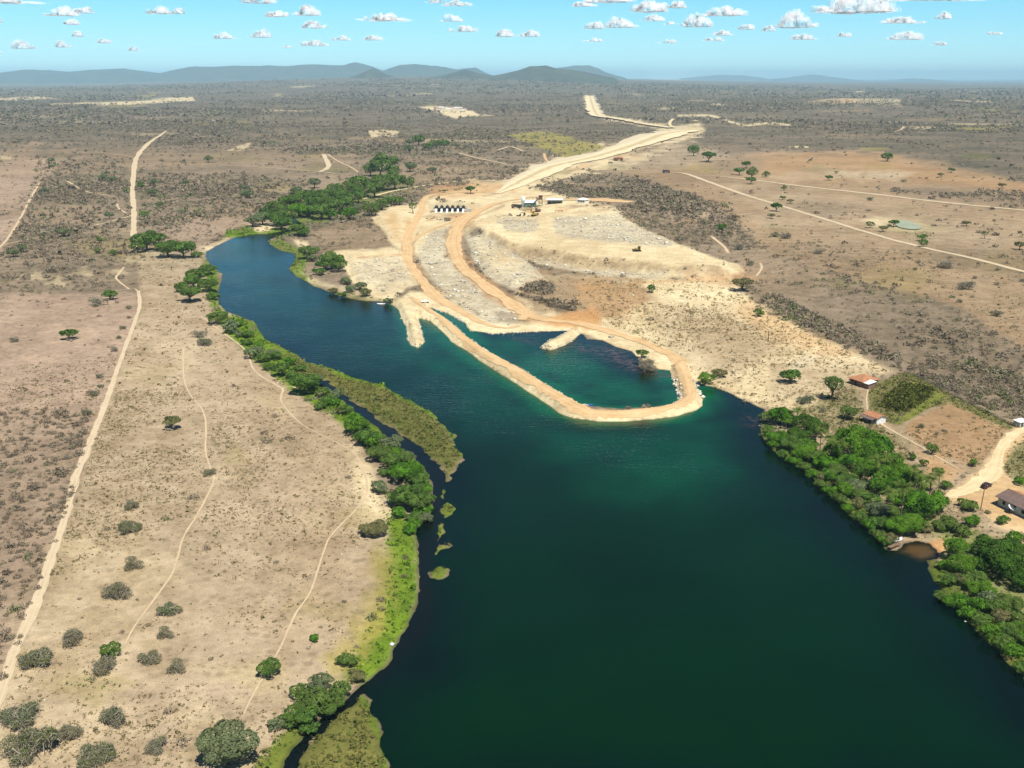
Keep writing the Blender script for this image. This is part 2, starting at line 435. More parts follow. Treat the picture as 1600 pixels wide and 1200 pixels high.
for k_ in range(46):
    ax_, ay_ = rng.uniform(640, 1000), rng.uniform(295, 345); w_ = rng.uniform(6, 26)
    paint([BROWN, ORANGE, GREY, RUBBLE][k_ % 4], [(ax_ - w_, ay_ + 1), (ax_, ay_ - rng.uniform(1, 3)), (ax_ + w_, ay_ - 1), (ax_, ay_ + rng.uniform(1, 3))], 2, 3, rng.uniform(.3, .75))
# cream land east of the works
paint(CREAM, [(800,455),(850,432),(900,430),(1000,436),(1140,434),(1180,470),(1270,520),(1340,552),(1400,580),(1365,590),(1320,600),(1270,640),(1200,640),(1150,620),(1100,600),(1075,580),(1060,555),(1000,530),(940,510),(880,505),(830,490)], 6, 6)
paint(BROWN, [(800,455),(850,432),(900,430),(1000,436),(1020,470),(960,500),(900,498),(840,490)], 10, 12, .85)
paint(ORANGE, [(905,440),(1000,440),(1020,480),(980,500),(930,500),(900,470)], 14, 14, .4)
paint(ORANGE, [(1170,470),(1270,520),(1340,552),(1300,560),(1200,530),(1140,490)], 14, 16, .5)
paint(TAN, [(1010,480),(1120,470),(1200,530),(1190,580),(1110,600),(1050,555)], 16, 16, .5)
paint(TAN, [(1200,560),(1300,560),(1400,580),(1350,600),(1270,640),(1200,630)], 16, 16, .55)
paint(BROWN, [(1080,500),(1160,500),(1240,545),(1230,590),(1150,590),(1090,560)], 20, 30, .45)
paint(RUBBLE, [(1230,570),(1260,552),(1275,560),(1240,585)], 4, 6, .6)
paint(ORANGE, [(845,500),(890,486),(925,482),(945,500),(930,515),(870,512)], 5, 6, .95)
paint(GREY, [(808,452),(840,438),(868,448),(864,460),(840,462)], 3, 6, .8)
paint(MUD, [(800,458),(830,462),(850,468),(865,478),(905,476),(900,486),(870,490),(860,478),(840,470)], 3, 5, .55)
# right pastures
paint(BROWN, [(930,268),(1060,256),(1190,240),(1380,236),(1470,255),(1620,290),(BIG,330),(BIG,700),(1600,560),(1500,480),(1350,440),(1250,410),(1180,385),(1130,330),(1060,300),(1000,278)], 6, 8)
paint(TAN, [(1090,282),(1190,284),(1330,300),(1600,333),(1700,345),(1700,400),(1500,370),(1330,340),(1200,310)], 12, 16, .42)
paint(TAN, [(1330,338),(1400,330),(1500,350),(1560,372),(1450,380),(1360,362)], 8, 10, .5)
paint(ORANGE, [(1195,243),(1300,240),(1380,240),(1440,258),(1520,275),(1620,290),(1620,302),(1500,292),(1400,283),(1330,282),(1230,284),(1190,268)], 8, 9, .3)
paint(RUBBLE, [(1290,268),(1380,268),(1430,272),(1400,280),(1320,278)], 6, 8, .6)
paint(TAN, [(1200,272),(1280,262),(1350,264),(1290,280),(1210,284)], 6, 8, .5)
paint(GREY, [(1380,288),(1480,290),(1620,306),(1620,326),(1500,316),(1400,304)], 8, 10, .7)
paint(TAN, [(1000,236),(1060,220),(1100,230),(1150,250),(1060,262),(960,268)], 8, 8, .6)
paint(CREAM, [(1345,344),(1370,338),(1430,345),(1480,362),(1450,364),(1400,362),(1360,352)], 4, 5, .6)
paint(GREY, [(1180,470),(1270,518),(1340,548),(1400,578),(1440,590),(1520,628),(1600,668),(BIG,900),(BIG,640),(1600,540),(1500,490),(1380,450),(1280,425),(1190,400),(1150,420)], 10, 14, .95)
paint(GREY, [(945,285),(1000,278),(1060,300),(1130,330),(1170,360),(1185,385),(1140,402),(1090,375),(1030,345),(960,325),(905,312)], 6, 6)
# ragged clearing either side of the canal cut, and its spoil
paint_line(CREAM, [(740,303),(790,296),(830,280),(880,262),(940,245)], 17, 5, 16, .85)
paint_line(CREAM, [(940,245),(1005,224),(1045,211),(1090,204)], 11, 4, 11, .8)
paint_line(CREAM, [(914,157),(925,172),(940,183),(1000,192),(1050,200)], 3.5, 2, 4, .7)
paint(CREAM, [(930,262),(1000,238),(1060,215),(1085,212),(1040,235),(980,262)], 6, 12, .6)
paint(TAN, [(1120,300),(1200,290),(1330,330),(1420,400),(1300,390),(1180,340)], 20, 26, .35)
paint(TAN, [(1420,400),(1560,430),(1700,470),(1700,540),(1540,490),(1440,440)], 20, 26, .35)
paint(ORANGE, [(660,293),(700,287),(780,286),(800,296),(740,304),(680,306)], 4, 7, .6)
for k_ in range(34):
    ax_ = rng.uniform(760, 1080); ay_ = 296 - (ax_ - 790) * .305 + rng.normal(0, 9); w_ = rng.uniform(5, 20)
    paint([BROWN, ORANGE, GREY, RUBBLE, TAN][k_ % 5], [(ax_ - w_, ay_ + w_ * .22), (ax_, ay_ - rng.uniform(1, 3)), (ax_ + w_, ay_ - w_ * .25), (ax_, ay_ + rng.uniform(1, 3))], 1.5, 3, rng.uniform(.3, .8))
for tr_ in [[(770,352),(820,372),(900,386),(1000,398),(1110,413)],[(800,350),(860,364),(960,386),(1060,402)],[(845,338),(852,355),(870,372)],[(640,400),(600,398),(560,402)],[(610,425),(640,420),(655,432)],[(720,322),(690,330),(668,345)],[(905,452),(960,446),(1040,440),(1130,436)]]:
    paint_line(ORANGE, tr_, 1.6, 1.5, 2.5, .5)
for k_ in range(24):
    ax_, ay_ = rng.uniform(640, 1130), rng.uniform(330, 430); w_ = rng.uniform(8, 34)
    paint([ORANGE, CREAM, ORANGE, BROWN][k_ % 4], [(ax_ - w_, ay_ + 2), (ax_, ay_ - rng.uniform(2, 5)), (ax_ + w_, ay_ - 1), (ax_, ay_ + rng.uniform(2, 5))], 4, 6, rng.uniform(.15, .4))
# dike and jetties
paint(CREAM, [(q[0], q[1]) for q in DIKE_PX], 3, 1); paint(ORANGE, [(q[0], q[1]) for q in DIKE_PX], 3, 6, .45)
paint_line(CREAM, [(640,470),(664,492),(700,522),(740,553),(800,592),(860,628),(900,651),(970,656),(1050,650),(1090,636),(1094,610),(1078,585)], 9, 4, 2)
paint_line(BROWN, [(700,533),(740,560),(800,600),(860,640),(900,658),(970,662),(1050,655),(1098,640)], 3.5, 3, 3, .65)
paint(CREAM, [(q[0], q[1]) for q in JET1_PX], 5, 1); paint(CREAM, [(q[0], q[1]) for q in JET2_PX], 4, 1)
paint_line(CREAM, [(640,480),(642,500),(648,538)], 13, 4, 2)
# mesa
paint(CREAM, [(738,348),(773,337),(834,340),(861,336),(962,333),(1002,356),(1056,380),(1121,404),(1150,412),(1165,425),(1130,436),(1000,434),(935,428),(867,418),(827,405),(790,385),(760,365)], 3, 3)
paint(RUBBLE, [(775,341),(835,343),(842,358),(820,364),(790,360)], 4, 5, .9)
paint(RUBBLE, [(864,340),(962,335),(1008,360),(1056,381),(1040,386),(960,380),(868,368)], 3, 3, .97)
paint(BROWN, [(795,388),(867,402),(935,410),(990,416),(1000,430),(935,426),(870,417),(827,404)], 5, 6, .55)
paint_line(BROWN, [(770,368),(800,386),(867,397),(935,407),(1000,414),(1070,421),(1125,424)], 5.5, 3, 4, .62)  # slope painted browner: relief contrast put into the colour in place of shading
paint_line(RUBBLE, [(838,408),(867,414),(900,421),(960,428),(1030,430),(1070,428),(1120,430)], 3.5, 3, 5, .85)
paint(ORANGE, [(1060,424),(1130,428),(1160,422),(1190,440),(1150,446),(1080,440)], 6, 6, .5)
# right bank
paint(TAN, [(1192,640),(1270,640),(1320,600),(1414,582),(1600,668),(1700,720),(1700,1200),(1600,1062),(1495,955),(1400,862),(1290,768),(1195,694)], 6, 6)
paint(MARSH, [(1240,640),(1330,610),(1356,640),(1370,668),(1420,690),(1400,700),(1320,680),(1260,660)], 8, 10, .45)
paint(BROWN, [(1414,676),(1419,661),(1482,627),(1575,670),(1549,705),(1526,729),(1465,712)], 4, 3)
paint(ORANGE, [(1414,676),(1419,661),(1482,627),(1575,670),(1549,705),(1526,729),(1465,712)], 4, 3, .25)
paint(MARSH, [(1372,597),(1414,582),(1448,595),(1489,617),(1588,668),(1578,672),(1482,629),(1451,640),(1404,664),(1390,662),(1357,639),(1355,611)], 3, 2, .8)
paint(YELLOW, [(1462,611),(1482,619),(1451,636),(1424,654),(1404,664),(1397,652),(1418,646),(1448,626)], 3, 3, .9)
paint(GRASS, [(1462,611),(1482,619),(1451,636),(1424,654),(1404,664),(1397,652),(1418,646),(1448,626)], 3, 6, .5)
paint(MUD, [(1406,600),(1431,600),(1462,609),(1448,624),(1418,644),(1397,643),(1370,634),(1386,616)], 3, 3, .5)
paint(ORANGE, [(1430,700),(1470,716),(1500,735),(1480,760),(1450,740)], 8, 8, .5)
paint(CREAM, [(1470,778),(1500,757),(1535,733),(1550,705),(1572,680),(1585,668),(1610,662),(1610,690),(1588,697),(1577,712),(1568,735),(1580,750),(1610,765),(1660,800),(1660,850),(1600,832),(1555,822),(1535,795),(1510,785)], 5, 4)
paint(ORANGE, [(1470,778),(1500,757),(1535,733),(1550,705),(1572,680),(1585,668),(1610,662),(1610,690),(1588,697),(1577,712),(1568,735),(1580,750),(1610,765),(1660,800),(1660,850),(1600,832),(1555,822),(1535,795),(1510,785)], 5, 4, .5)
paint(MARSH, [(1590,694),(1640,680),(1640,770),(1600,762),(1578,742),(1570,730),(1580,705)], 5, 5, .65)
paint_line(MARSH, [(1186,662),(1200,698),(1249,730),(1296,772),(1350,824),(1382,858)], 9, 6, 6, .85)
paint_line(GRASS, [(1200,680),(1260,720),(1320,772),(1380,830)], 16, 12, 12, .8)
paint(GRASS, [(1440,800),(1520,830),(1600,850),(1660,1000),(1600,1050),(1540,980),(1480,900),(1470,850)], 14, 14, .6)
paint(MUD, [(1444,874),(1462,872),(1470,890),(1490,930),(1480,932),(1458,905)], 4, 5, .6)
paint_line(YELLOW, [(1478,928),(1496,950),(1532,990),(1560,1014),(1590,1044)], 6, 5, 6, .7)
paint(ORANGE, [(1452,848),(1470,840),(1480,850),(1474,868),(1460,872)], 4, 4, .9)
paint_line(MARSH, [(1448,880),(1475,922),(1500,955),(1535,992),(1565,1018),(1605,1062),(1660,1120)], 13, 6, 8, .9)
paint_line(GRASS, [(1470,900),(1500,940),(1540,980),(1580,1010),(1640,1070)], 16, 8, 12, .75)
# far fields
paint(YELLOW, [(784,212),(842,205),(876,210),(910,221),(946,230),(921,237),(887,248),(865,239),(824,223)], 2, 2, .9)
paint(CREAM, [(575,205),(600,203),(624,206),(620,213),(580,214)], 1.5, 1, .8)
paint(CREAM, [(655,168),(680,166),(700,168),(740,174),(748,180),(730,182),(712,186),(690,178)], 1.5, 1.5, .9)
paint(CREAM, [(75,165),(80,160.5),(200,158),(265,154),(300,152),(305,156.5),(220,163.5),(100,165.5)], 1.2, 1.2, .85)
paint(CREAM, [(-40,155),(40,150.5),(85,150),(84,152.5),(20,156)], 1, 1, .7)
paint(YELLOW, [(205,150),(245,147.5),(246,149),(210,151.5)], .8, .6, .7)
paint(CREAM, [(1240,162),(1290,158),(1330,155.5),(1405,156),(1410,168),(1330,166)], 1.5, 1.5, .5)
paint(ORANGE, [(1250,160),(1330,158),(1350,164),(1300,165)], 1.5, 1.5, .5)
paint(CREAM, [(1320,143),(1354,142.5),(1354,145),(1325,145)], .8, .5, .9)
paint(CREAM, [(1465,155),(1550,160),(1548,163),(1480,159)], 1, 1, .6)
paint(CREAM, [(1232,229),(1262,228.5),(1264,231),(1236,231.5)], .8, .6, .9)
paint(CREAM, [(1410,200),(1450,197),(1475,201),(1440,203)], .8, .6, .5)
paint(CREAM, [(1480,192),(1580,193),(1580,195),(1500,195)], .8, .6, .5)
paint_line(CREAM, [(1060,181),(1110,181),(1140,190),(1165,196),(1200,193),(1236,196)], 1.4, 1, 1, .8)
paint(CREAM, [(0,246),(18,245.5),(18,250),(0,250)], 1, .5, .8)
paint(CREAM, [(355,236),(372,229),(392,222),(388,231),(370,237)], 1, 1.5, .6)
paint(CREAM, [(1020,124),(1080,122.5),(1100,127),(1060,130),(1010,129)], 1, 1.2, .5)
paint(CREAM, [(800,121),(870,121),(900,123),(830,124.5)], .7, .6, .7)
paint(BROWN, [(-BIG,255),(300,232),(560,240),(560,262),(330,256),(0,280)], 10, 12, .35)
paint(BROWN, [(530,290),(640,300),(800,278),(790,262),(700,240),(640,250),(600,275)], 12, 14, .4)
for k in range(70):     # clearings and pale tracks seen edge-on, far out
    cxp = rng.uniform(-100, 1700); cyp = rng.choice([rng.uniform(136, 165), rng.uniform(160, 235)])
    wd = rng.uniform(8, 60) * (.5 + (cyp - 125) / 90); ht = rng.uniform(.6, 1.6) * (.5 + (cyp - 125) / 60)
    tl = rng.uniform(-.04, .04) * wd
    paint([BROWN, YELLOW, PINK, CREAM][rng.integers(4)], [(cxp - wd, cyp - tl), (cxp - wd * .3, cyp - ht), (cxp + wd * .8, cyp - ht * .6 + tl), (cxp + wd, cyp + tl), (cxp, cyp + ht)], 1.2, 2, rng.uniform(.2, .65))
for k_ in range(150):
    ay_ = 150 + 300 * rng.random() ** 1.3; ax_ = rng.uniform(-60, 1660); w_ = rng.uniform(10, 60) * (ay_ - 110) / 150; h_ = w_ * (ay_ - 118) / 900
    cl_ = [BROWN, GREY, FAR, YELLOW, MARSH, TAN][k_ % 6]
    paint(cl_, [(ax_ - w_, ay_), (ax_ - w_ * .3, ay_ - h_), (ax_ + w_ * .9, ay_ - h_ * .3), (ax_ + w_ * .2, ay_ + h_)], 1 + h_ * .5, 1 + h_ * .8, rng.uniform(.15, .45)) if not (560 < ax_ < 1180 and ay_ > 270) and not (300 < ax_ < 640 and ay_ > 340) else None
# wet margin under and at the water line
wz = sstep(WL + .12, WL - .1, gz) * (np.hypot(gx, gy) < 1000)
M *= (1 - wz); M[MUD] += wz
# shaders weights
PAL = {TAN: ((.445,.345,.225),(.285,.21,.125)), PINK: ((.42,.305,.21),(.275,.195,.135)), GREY: ((.275,.207,.137),(.15,.116,.073)),
       ORANGE: ((.55,.315,.135),(.42,.225,.085)), CREAM: ((.70,.58,.35),(.50,.385,.215)), GRASS: ((.145,.225,.014),(.07,.115,.012)),
       MARSH: ((.165,.155,.04),(.085,.10,.02)), RUBBLE: ((.58,.505,.345),(.39,.325,.215)), FAR: ((.21,.158,.105),(.082,.074,.047)),
       BROWN: ((.34,.235,.135),(.225,.155,.088)), YELLOW: ((.33,.265,.07),(.20,.18,.045)), MUD: ((.035,.028,.018),(.018,.015,.01))}
SPECK = {TAN: .75, PINK: .9, GREY: 1, ORANGE: .25, CREAM: .28, GRASS: .6, MARSH: .35, RUBBLE: 1.0, FAR: 1, BROWN: .8, YELLOW: .5, MUD: .3}
M /= np.maximum(M.sum(0), 1e-6)
gat = {'mask_%d' % k: M[3 * k:3 * k + 3].T for k in range(4)}
gat['speck'] = sum(M[c] * SPECK[c] for c in range(NCL))
def ground_material():
    t = NT('ground_soil', 0.95)
    pos = t.pos()
    accA = accB = None
    for g in range(4):
        sp = t.n('ShaderNodeSeparateColor'); t.l(t.attr('mask_%d' % g).outputs['Color'], sp.inputs[0])
        for k in range(3):
            c = 3 * g + k
            for ab in (0, 1):
                sc_ = t.n('ShaderNodeVectorMath', operation='SCALE')
                sc_.inputs[0].default_value = PAL[c][ab]; t.l(sp.outputs[k], sc_.inputs['Scale'])
                cur = accA if ab == 0 else accB
                if cur is None: new = sc_.outputs[0]
                else:
                    ad = t.n('ShaderNodeVectorMath', operation='ADD'); t.l(cur, ad.inputs[0]); t.l(sc_.outputs[0], ad.inputs[1]); new = ad.outputs[0]
                if ab == 0: accA = new
                else: accB = new
    n1 = t.noise(0.011, 5, .62, pos); n2 = t.noise(0.09, 5, .65, pos); n3 = t.noise(0.9, 4, .7, pos)
    far = t.noise(0.0022, 6, .68, pos)
    f = t.math('ADD', t.math('MULTIPLY', n1, .32), t.math('MULTIPLY', n2, .34))
    f = t.math('ADD', f, t.math('MULTIPLY', n3, .2)); f = t.math('ADD', f, t.math('MULTIPLY', far, .22))
    base = t.mix(t.map(f, .475, .605), accA, accB)
    # tussocks and stones: dark and pale dots
    v = t.vor(0.55, pos); vv = t.vor(0.2, pos)
    d1 = t.map(v.outputs['Distance'], .16, .36, 1, 0)
    d2 = t.map(vv.outputs['Distance'], .14, .30, 1, 0)
    gate = t.map(n2, .46, .58)
    sk = t.attr('speck').outputs['Fac']
    dots = t.math('MULTIPLY', t.math('MAXIMUM', t.math('MULTIPLY', d1, gate), t.math('MULTIPLY', d2, .8)), sk)
    base = t.mix(t.math('MULTIPLY', dots, .72), base, t.mix(.5, accB, (.05, .042, .022, 1)))
    v3 = t.vor(0.6, pos)
    d3 = t.math('MULTIPLY', t.map(v3.outputs['Distance'], .10, .2, 1, 0), t.math('MULTIPLY', t.map(t.noise(.05, 3, .6, pos), .52, .62), sk))
    base = t.mix(t.math('MULTIPLY', d3, .5), base, (.55, .48, .38, 1))
    gr = t.noise(2.4, 3, .75, pos); gr2 = t.noise(.45, 4, .7, pos)
    gm_ = t.math('ADD', t.math('MULTIPLY', t.map(gr, .3, .7, -.30, .24), sk), t.map(gr2, .3, .7, .80, 1.18))
    mu = t.n('ShaderNodeVectorMath', operation='SCALE'); t.l(base, mu.inputs[0]); t.l(gm_, mu.inputs['Scale']); base = mu.outputs[0]
    t.color(base)
    t.bump(t.math('ADD', n3, t.math('MULTIPLY', n2, 2.0)), .6, .5)
    return t.m
gm = mesh_np('ground', np.stack([gx, gy, gz], 1), grid_faces(nr, nc)[:, ::-1], [ground_material()], gat, smooth=True)
tag(link('ground', gm), kind='structure')

# ------------------------------------------------------------------ water
wu = np.arange(280, 1900, 6.0); wv = np.concatenate([np.arange(326, 700, 2.2), np.arange(700, 1330, 6.0)])
WU, WV = np.meshgrid(wu, wv)
wx, wy = G(WU.ravel(), WV.ravel(), WL)
def rel(poly, near):
    i = bbox_idx(wx, wy, poly, near + 5); out = np.zeros(wx.shape)
    s = -sdist(wx[i], wy[i], poly)
    out[i] = sstep(near, 0, s) * (s > -50)
    return out
wnn = fbm(wx, wy, 16, 4, 77) - .5
shal = np.maximum(rel(DIKE_W, 13), .6 * rel(JET1_W, 7)) 
pond = sdist(WU.ravel(), WV.ravel(), [(735,530),(800,525),(850,548),(900,540),(960,575),(1020,600),(1052,615),(1040,637),(931,640),(860,605)])
shal = np.maximum(shal, .62 * sstep(-10, 25, pond))
east = sdist(WU.ravel(), WV.ravel(), [(640,560),(740,560),(860,650),(960,672),(1100,650),(1130,700),(1080,800),(980,780),(860,700),(740,620)])
shal = np.maximum(shal, .30 * sstep(-60, 40, east + wnn * 60))
shal = np.clip(shal * (1 + wnn * 2.2), 0, 1)
brown = sdist(WU.ravel(), WV.ravel(), [(645,850),(685,827),(676,880),(676,943),(672,985),(640,1010),(600,1062),(560,1080),(600,1030),(630,990),(650,940)])
br = sstep(-8, 8, brown + wnn * 30)
cove = sdist(WU.ravel(), WV.ravel(), [(1402,862),(1420,850),(1450,852),(1464,866),(1440,874),(1418,866)])
br2 = sstep(-4, 6, cove + wnn * 10)
weed = np.maximum(sstep(-6, 8, sdist(WU.ravel(), WV.ravel(), [(905,540),(960,545),(1000,565),(1045,585),(1030,592),(990,582),(940,560),(900,552)]) + wnn * 34),
                  sstep(-2, 3, sdist(WU.ravel(), WV.ravel(), [(792,526),(815,528),(840,533),(838,537),(810,532)]) + wnn * 4))
weed = np.maximum(weed, .7 * sstep(-6, 8, sdist(WU.ravel(), WV.ravel(), [(1130,615),(1190,650),(1182,670),(1150,650)]) + wnn * 40 - 8))
chan = sstep(-3, 3, sdist(WU.ravel(), WV.ravel(), [(498,590),(545,620),(620,668),(690,735),(692,800),(676,830),(655,815),(676,784),(676,758),(643,714),(557,646),(503,609)]))
chan = np.maximum(chan, sstep(-3, 3, sdist(WU.ravel(), WV.ravel(), [(560,1076),(572,1085),(500,1145),(450,1210),(430,1210),(490,1138)])))
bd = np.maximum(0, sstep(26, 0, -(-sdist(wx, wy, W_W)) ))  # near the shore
def water_material(nm, deep, shallow):
    t = NT(nm, 0.06)
    t.b.inputs['Specular IOR Level'].default_value = .34
    t.b.inputs['IOR'].default_value = 1.33
    pos = t.pos()
    n = t.noise(.012, 4, .6, pos)
    c = t.mix(t.map(n, .38, .66), deep, tuple(x * .62 for x in deep[:3]) + (1,))
    sp = t.n('ShaderNodeSeparateColor'); t.l(t.attr('wmask').outputs['Color'], sp.inputs[0])
    c = t.mix(sp.outputs[0], c, shallow)
    c = t.mix(t.math('MULTIPLY', sp.outputs[1], .85), c, (.012, .010, .007, 1))
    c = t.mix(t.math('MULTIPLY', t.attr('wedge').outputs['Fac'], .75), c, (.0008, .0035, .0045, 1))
    c = t.mix(t.attr('wsilt').outputs['Fac'], c, (.11, .065, .026, 1))
    c = t.mix(t.math('MULTIPLY', sp.outputs[2], t.map(t.noise(.35, 3, .7, pos), .46, .60)), c, (.075, .04, .035, 1))
    t.color(c)
    mp = t.n('ShaderNodeMapping'); mp.inputs['Scale'].default_value = (.35, 1.1, 1); mp.inputs['Rotation'].default_value = (0, 0, .25)
    t.l(pos, mp.inputs[0])
    w1 = t.noise(.55, 3, .55, mp.outputs[0]); w2 = t.noise(2.2, 3, .6, mp.outputs[0]); gust = t.map(t.noise(.018, 3, .6, pos), .35, .7, .35, 1.0)
    hgt = t.math('MULTIPLY', t.math('ADD', w1, t.math('MULTIPLY', w2, .35)), gust)
    t.bump(hgt, 1.0, .15)
    return t.m
wmat = water_material('river_water', (.0001, .0155, .0030, 1), (.001, .085, .029, 1))
wme = mesh_np('water', np.stack([wx, wy, np.full(wx.shape, WL)], 1), grid_faces(len(wv), len(wu))[:, ::-1], [wmat],
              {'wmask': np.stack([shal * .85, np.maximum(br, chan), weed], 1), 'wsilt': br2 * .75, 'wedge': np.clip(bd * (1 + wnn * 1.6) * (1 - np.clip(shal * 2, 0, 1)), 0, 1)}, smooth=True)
tag(link('water', wme), kind='structure')
def flat_patch(name, pts, mat, z=.06):
    P = smooth_line(list(pts) + [pts[0]], 5)[:-1]
    x, y = G(P[:, 0], P[:, 1]); n = len(P)
    cx, cy = x.mean(), y.mean()
    V = np.vstack([np.stack([x, y], 1), [[cx, cy]]]); zz = ground_z(V[:, 0], V[:, 1]).mean() + z
    # a shallow dish of water: rim and centre
    V = np.column_stack([V, np.full(n + 1, zz)])
    f = np.array([(i, (i + 1) % n, n) for i in range(n)])[:, ::-1]
    return tag(link(name, mesh_np(name, V, f, [mat])), kind='structure')
pm = simple_mat('pond_water', (.33, .36, .25, 1), .5, .1, .05, spec=.15)
flat_patch('pond', [(1397,350),(1402,345),(1420,346.5),(1440,356),(1428,359.5),(1405,356)], pm, .7)

# ------------------------------------------------------------------ dirt roads and footpaths
def road_material(nm, c1, c2, rut):
    t = NT(nm, .95); pos = t.pos()
    f = t.noise(.12, 5, .65, pos); f2 = t.noise(1.4, 3, .65, pos)
    c = t.mix(t.map(t.math('ADD', t.math('MULTIPLY', f, .6), t.math('MULTIPLY', f2, .4)), .38, .64), c1, c2)
    ac = t.attr('across').outputs['Fac']     # -1..1 across the road
    ab = t.math('ABSOLUTE', ac)
    ru = t.map(t.math('ABSOLUTE', t.math('SUBTRACT', ab, .45)), .0, .22, 1, 0)
    c = t.mix(t.math('MULTIPLY', ru, t.map(f, .35, .6, .1, .55)), c, rut)
    t.color(c); t.bump(f2, .4, .2)
    return t.m
def canal_material():
    t = NT('canal_earth', .95); pos = t.pos()
    f = t.noise(.05, 5, .65, pos); f2 = t.noise(.5, 4, .65, pos)
    c = t.mix(t.map(f2, .38, .64), (.74,.63,.41,1), (.60,.47,.27,1))
    ac = t.attr('across').outputs['Fac']
    band = t.math('MULTIPLY', t.map(t.math('ABSOLUTE', t.math('ADD', ac, t.math('MULTIPLY', t.math('SUBTRACT', f, .5), .8))), .08, .3, 1, 0), .7)
    c = t.mix(band, c, (.36,.28,.15,1))
    low = t.map(t.math('ADD', ac, t.math('MULTIPLY', f, .8)), .75, 1.1)
    c = t.mix(t.math('MULTIPLY', low, .6), c, (.45,.40,.30,1))
    c = t.mix(t.map(f, .52, .68, 0, .5), c, (.55,.36,.17,1))
    t.color(c); t.bump(f2, .5, .5)
    return t.m
RM = {'canal': canal_material(), 'pale': road_material('pale_dirt', (.56,.455,.30,1), (.44,.34,.215,1), (.62,.52,.36,1)),
      'orange': road_material('orange_dirt', (.62,.435,.235,1), (.50,.325,.155,1), (.40,.25,.12,1)),
      'cream': road_material('cream_dirt', (.66,.55,.34,1), (.54,.42,.23,1), (.46,.34,.17,1)),
      'path': road_material('path_dirt', (.56,.44,.285,1), (.44,.33,.205,1), (.56,.44,.29,1))}
def ribbon(name, px, wpx, mat, lift=1.0):
    """px points, width in picture pixels measured level at each point (scalar or list)"""
    P = np.asarray(px, float)
    wl = np.full(len(P), float(wpx)) if np.isscalar(wpx) else np.asarray(wpx, float)
    if mat is RM['orange']: wl = wl * .82
    x, y = G(P[:, 0], P[:, 1]); wm = wl * depth(P[:, 1]) / F
    C = smooth_line(np.stack([x, y, wm], 1), 14)
    d = np.gradient(C[:, :2], axis=0); L = np.hypot(d[:, 0], d[:, 1]) + 1e-9
    # width seen level -> true width across the run
    nx, ny = -d[:, 1] / L, d[:, 0] / L
    hw = C[:, 2] / 2 * np.clip(np.abs(nx), .45, 1)
    seed = int(abs(P[0, 0]) * 7 + P[0, 1]) % 997
    s = np.cumsum(L)
    rows = []; ac = []
    for k in (-1, -.6, -.2, .2, .6, 1):
        j = 1 + (fbm(s / np.maximum(hw, .2), np.full(s.shape, k * 9.0), 3, 3, seed) - .5) * ((1.25 if mat is RM['canal'] else .85) if abs(k) == 1 else .2)
        X = C[:, 0] + nx * hw * k * j; Y = C[:, 1] + ny * hw * k * j
        r = np.hypot(X, Y)
        Z = ground_z(X, Y) + (.045 + .00022 * r + np.maximum(r - 1200, 0) * .0006) * lift - (.02 if abs(k) == 1 else 0)
        rows.append(np.stack([X, Y, Z], 1)); ac.append(np.full(len(C), k))
    V = np.stack(rows, 1).reshape(-1, 3); A = np.stack(ac, 1).ravel()
    me = mesh_np(name, V, grid_faces(len(C), 6), [mat], {'across': A}, smooth=True)
    return tag(link(name, me), kind='structure')
ribbon('dirt_road', [(-14,1120),(3,1078),(20,1024),(44,970),(67,910),(88,849),(105,797),(118,748),(135,704),(152,663),(169,619),(189,562),(209,508),(218,478),(216,454)], [17,17,17,17,16,15,13,13,13,10,9,7,6,6,6], RM['pale'])
ribbon('dirt_road', [(213,392),(209,371),(209,331),(207.5,290),(213,250),(229,229),(245,217),(260,207)], [9,9,9,8,8,7,5,3], RM['pale'])
ribbon('footpath', [(287,545),(287,589),(297,616),(317,643),(322,670),(321,704),(327,727),(334,751),(310,802),(287,839),(277,873),(267,900),(236,943),(209,981),(196,1006)], [2.2,2.2,2.4,2.5,2.6,2.6,2.8,2.8,3,3.2,3.4,3.5,3.4,3.2,3], RM['path'])
ribbon('footpath', [(314,494),(341,515),(381,545),(398,579),(432,602),(442,609),(440,629),(472,663),(527,692),(557,712),(573,753),(566,785),(520,835),(506,862),(486,923),(462,960),(435,1018),(398,1082),(381,1116)], [3,3,3,3,4,4,2.5,2.2,2.2,2.5,3,2.5,2.5,3,3,3.2,3.2,3,2.5], RM['path'])
ribbon('footpath', [(440,606),(455,604),(466,608)], 4, RM['path'])
ribbon('footpath', [(-20,461),(128,461),(202,451),(215,454)], [2,1.6,2.2,3], RM['path'])
ribbon('footpath', [(202,452),(182,436),(186,428),(194,418)], [3,4,4,3], RM['path'])
ribbon('footpath', [(105,283),(132,299),(162,305),(182,310),(184,324),(196,333),(204,336)], 3.5, RM['path'])
ribbon('footpath', [(206,337),(175,346),(142,354)], 4, RM['path'])
ribbon('footpath', [(10,381),(40,375),(67,371)], 3, RM['path'])
ribbon('footpath', [(62,285),(48,310),(30,345),(6,380),(-30,410)], [3,4,4,4,4], RM['path'])
ribbon('dirt_road', [(344,259),(405,262),(500,269),(526,272)], [3,5,6,3], RM['pale'])
ribbon('dirt_road', [(500,269),(511,264),(513,257),(508,248),(506,243)], [7,8,8,7,7], RM['pale'])
ribbon('footpath', [(512,243),(530,254),(548,262),(560,270)], 3, RM['path'])
ribbon('footpath', [(150,240),(190,244),(213,248)], 3, RM['orange'])
ribbon('dirt_road', [(568,311),(614,299),(665,290),(732,283),(780,284),(820,280)], [6,7,8,9,14,16], RM['cream'])
ribbon('canal_cut', [(775,303),(812,285),(861,262),(935,245),(1002,224),(1040,210),(1072,204),(1100,203)], [8,44,58,64,66,60,50,14], RM['canal'], 1.6)
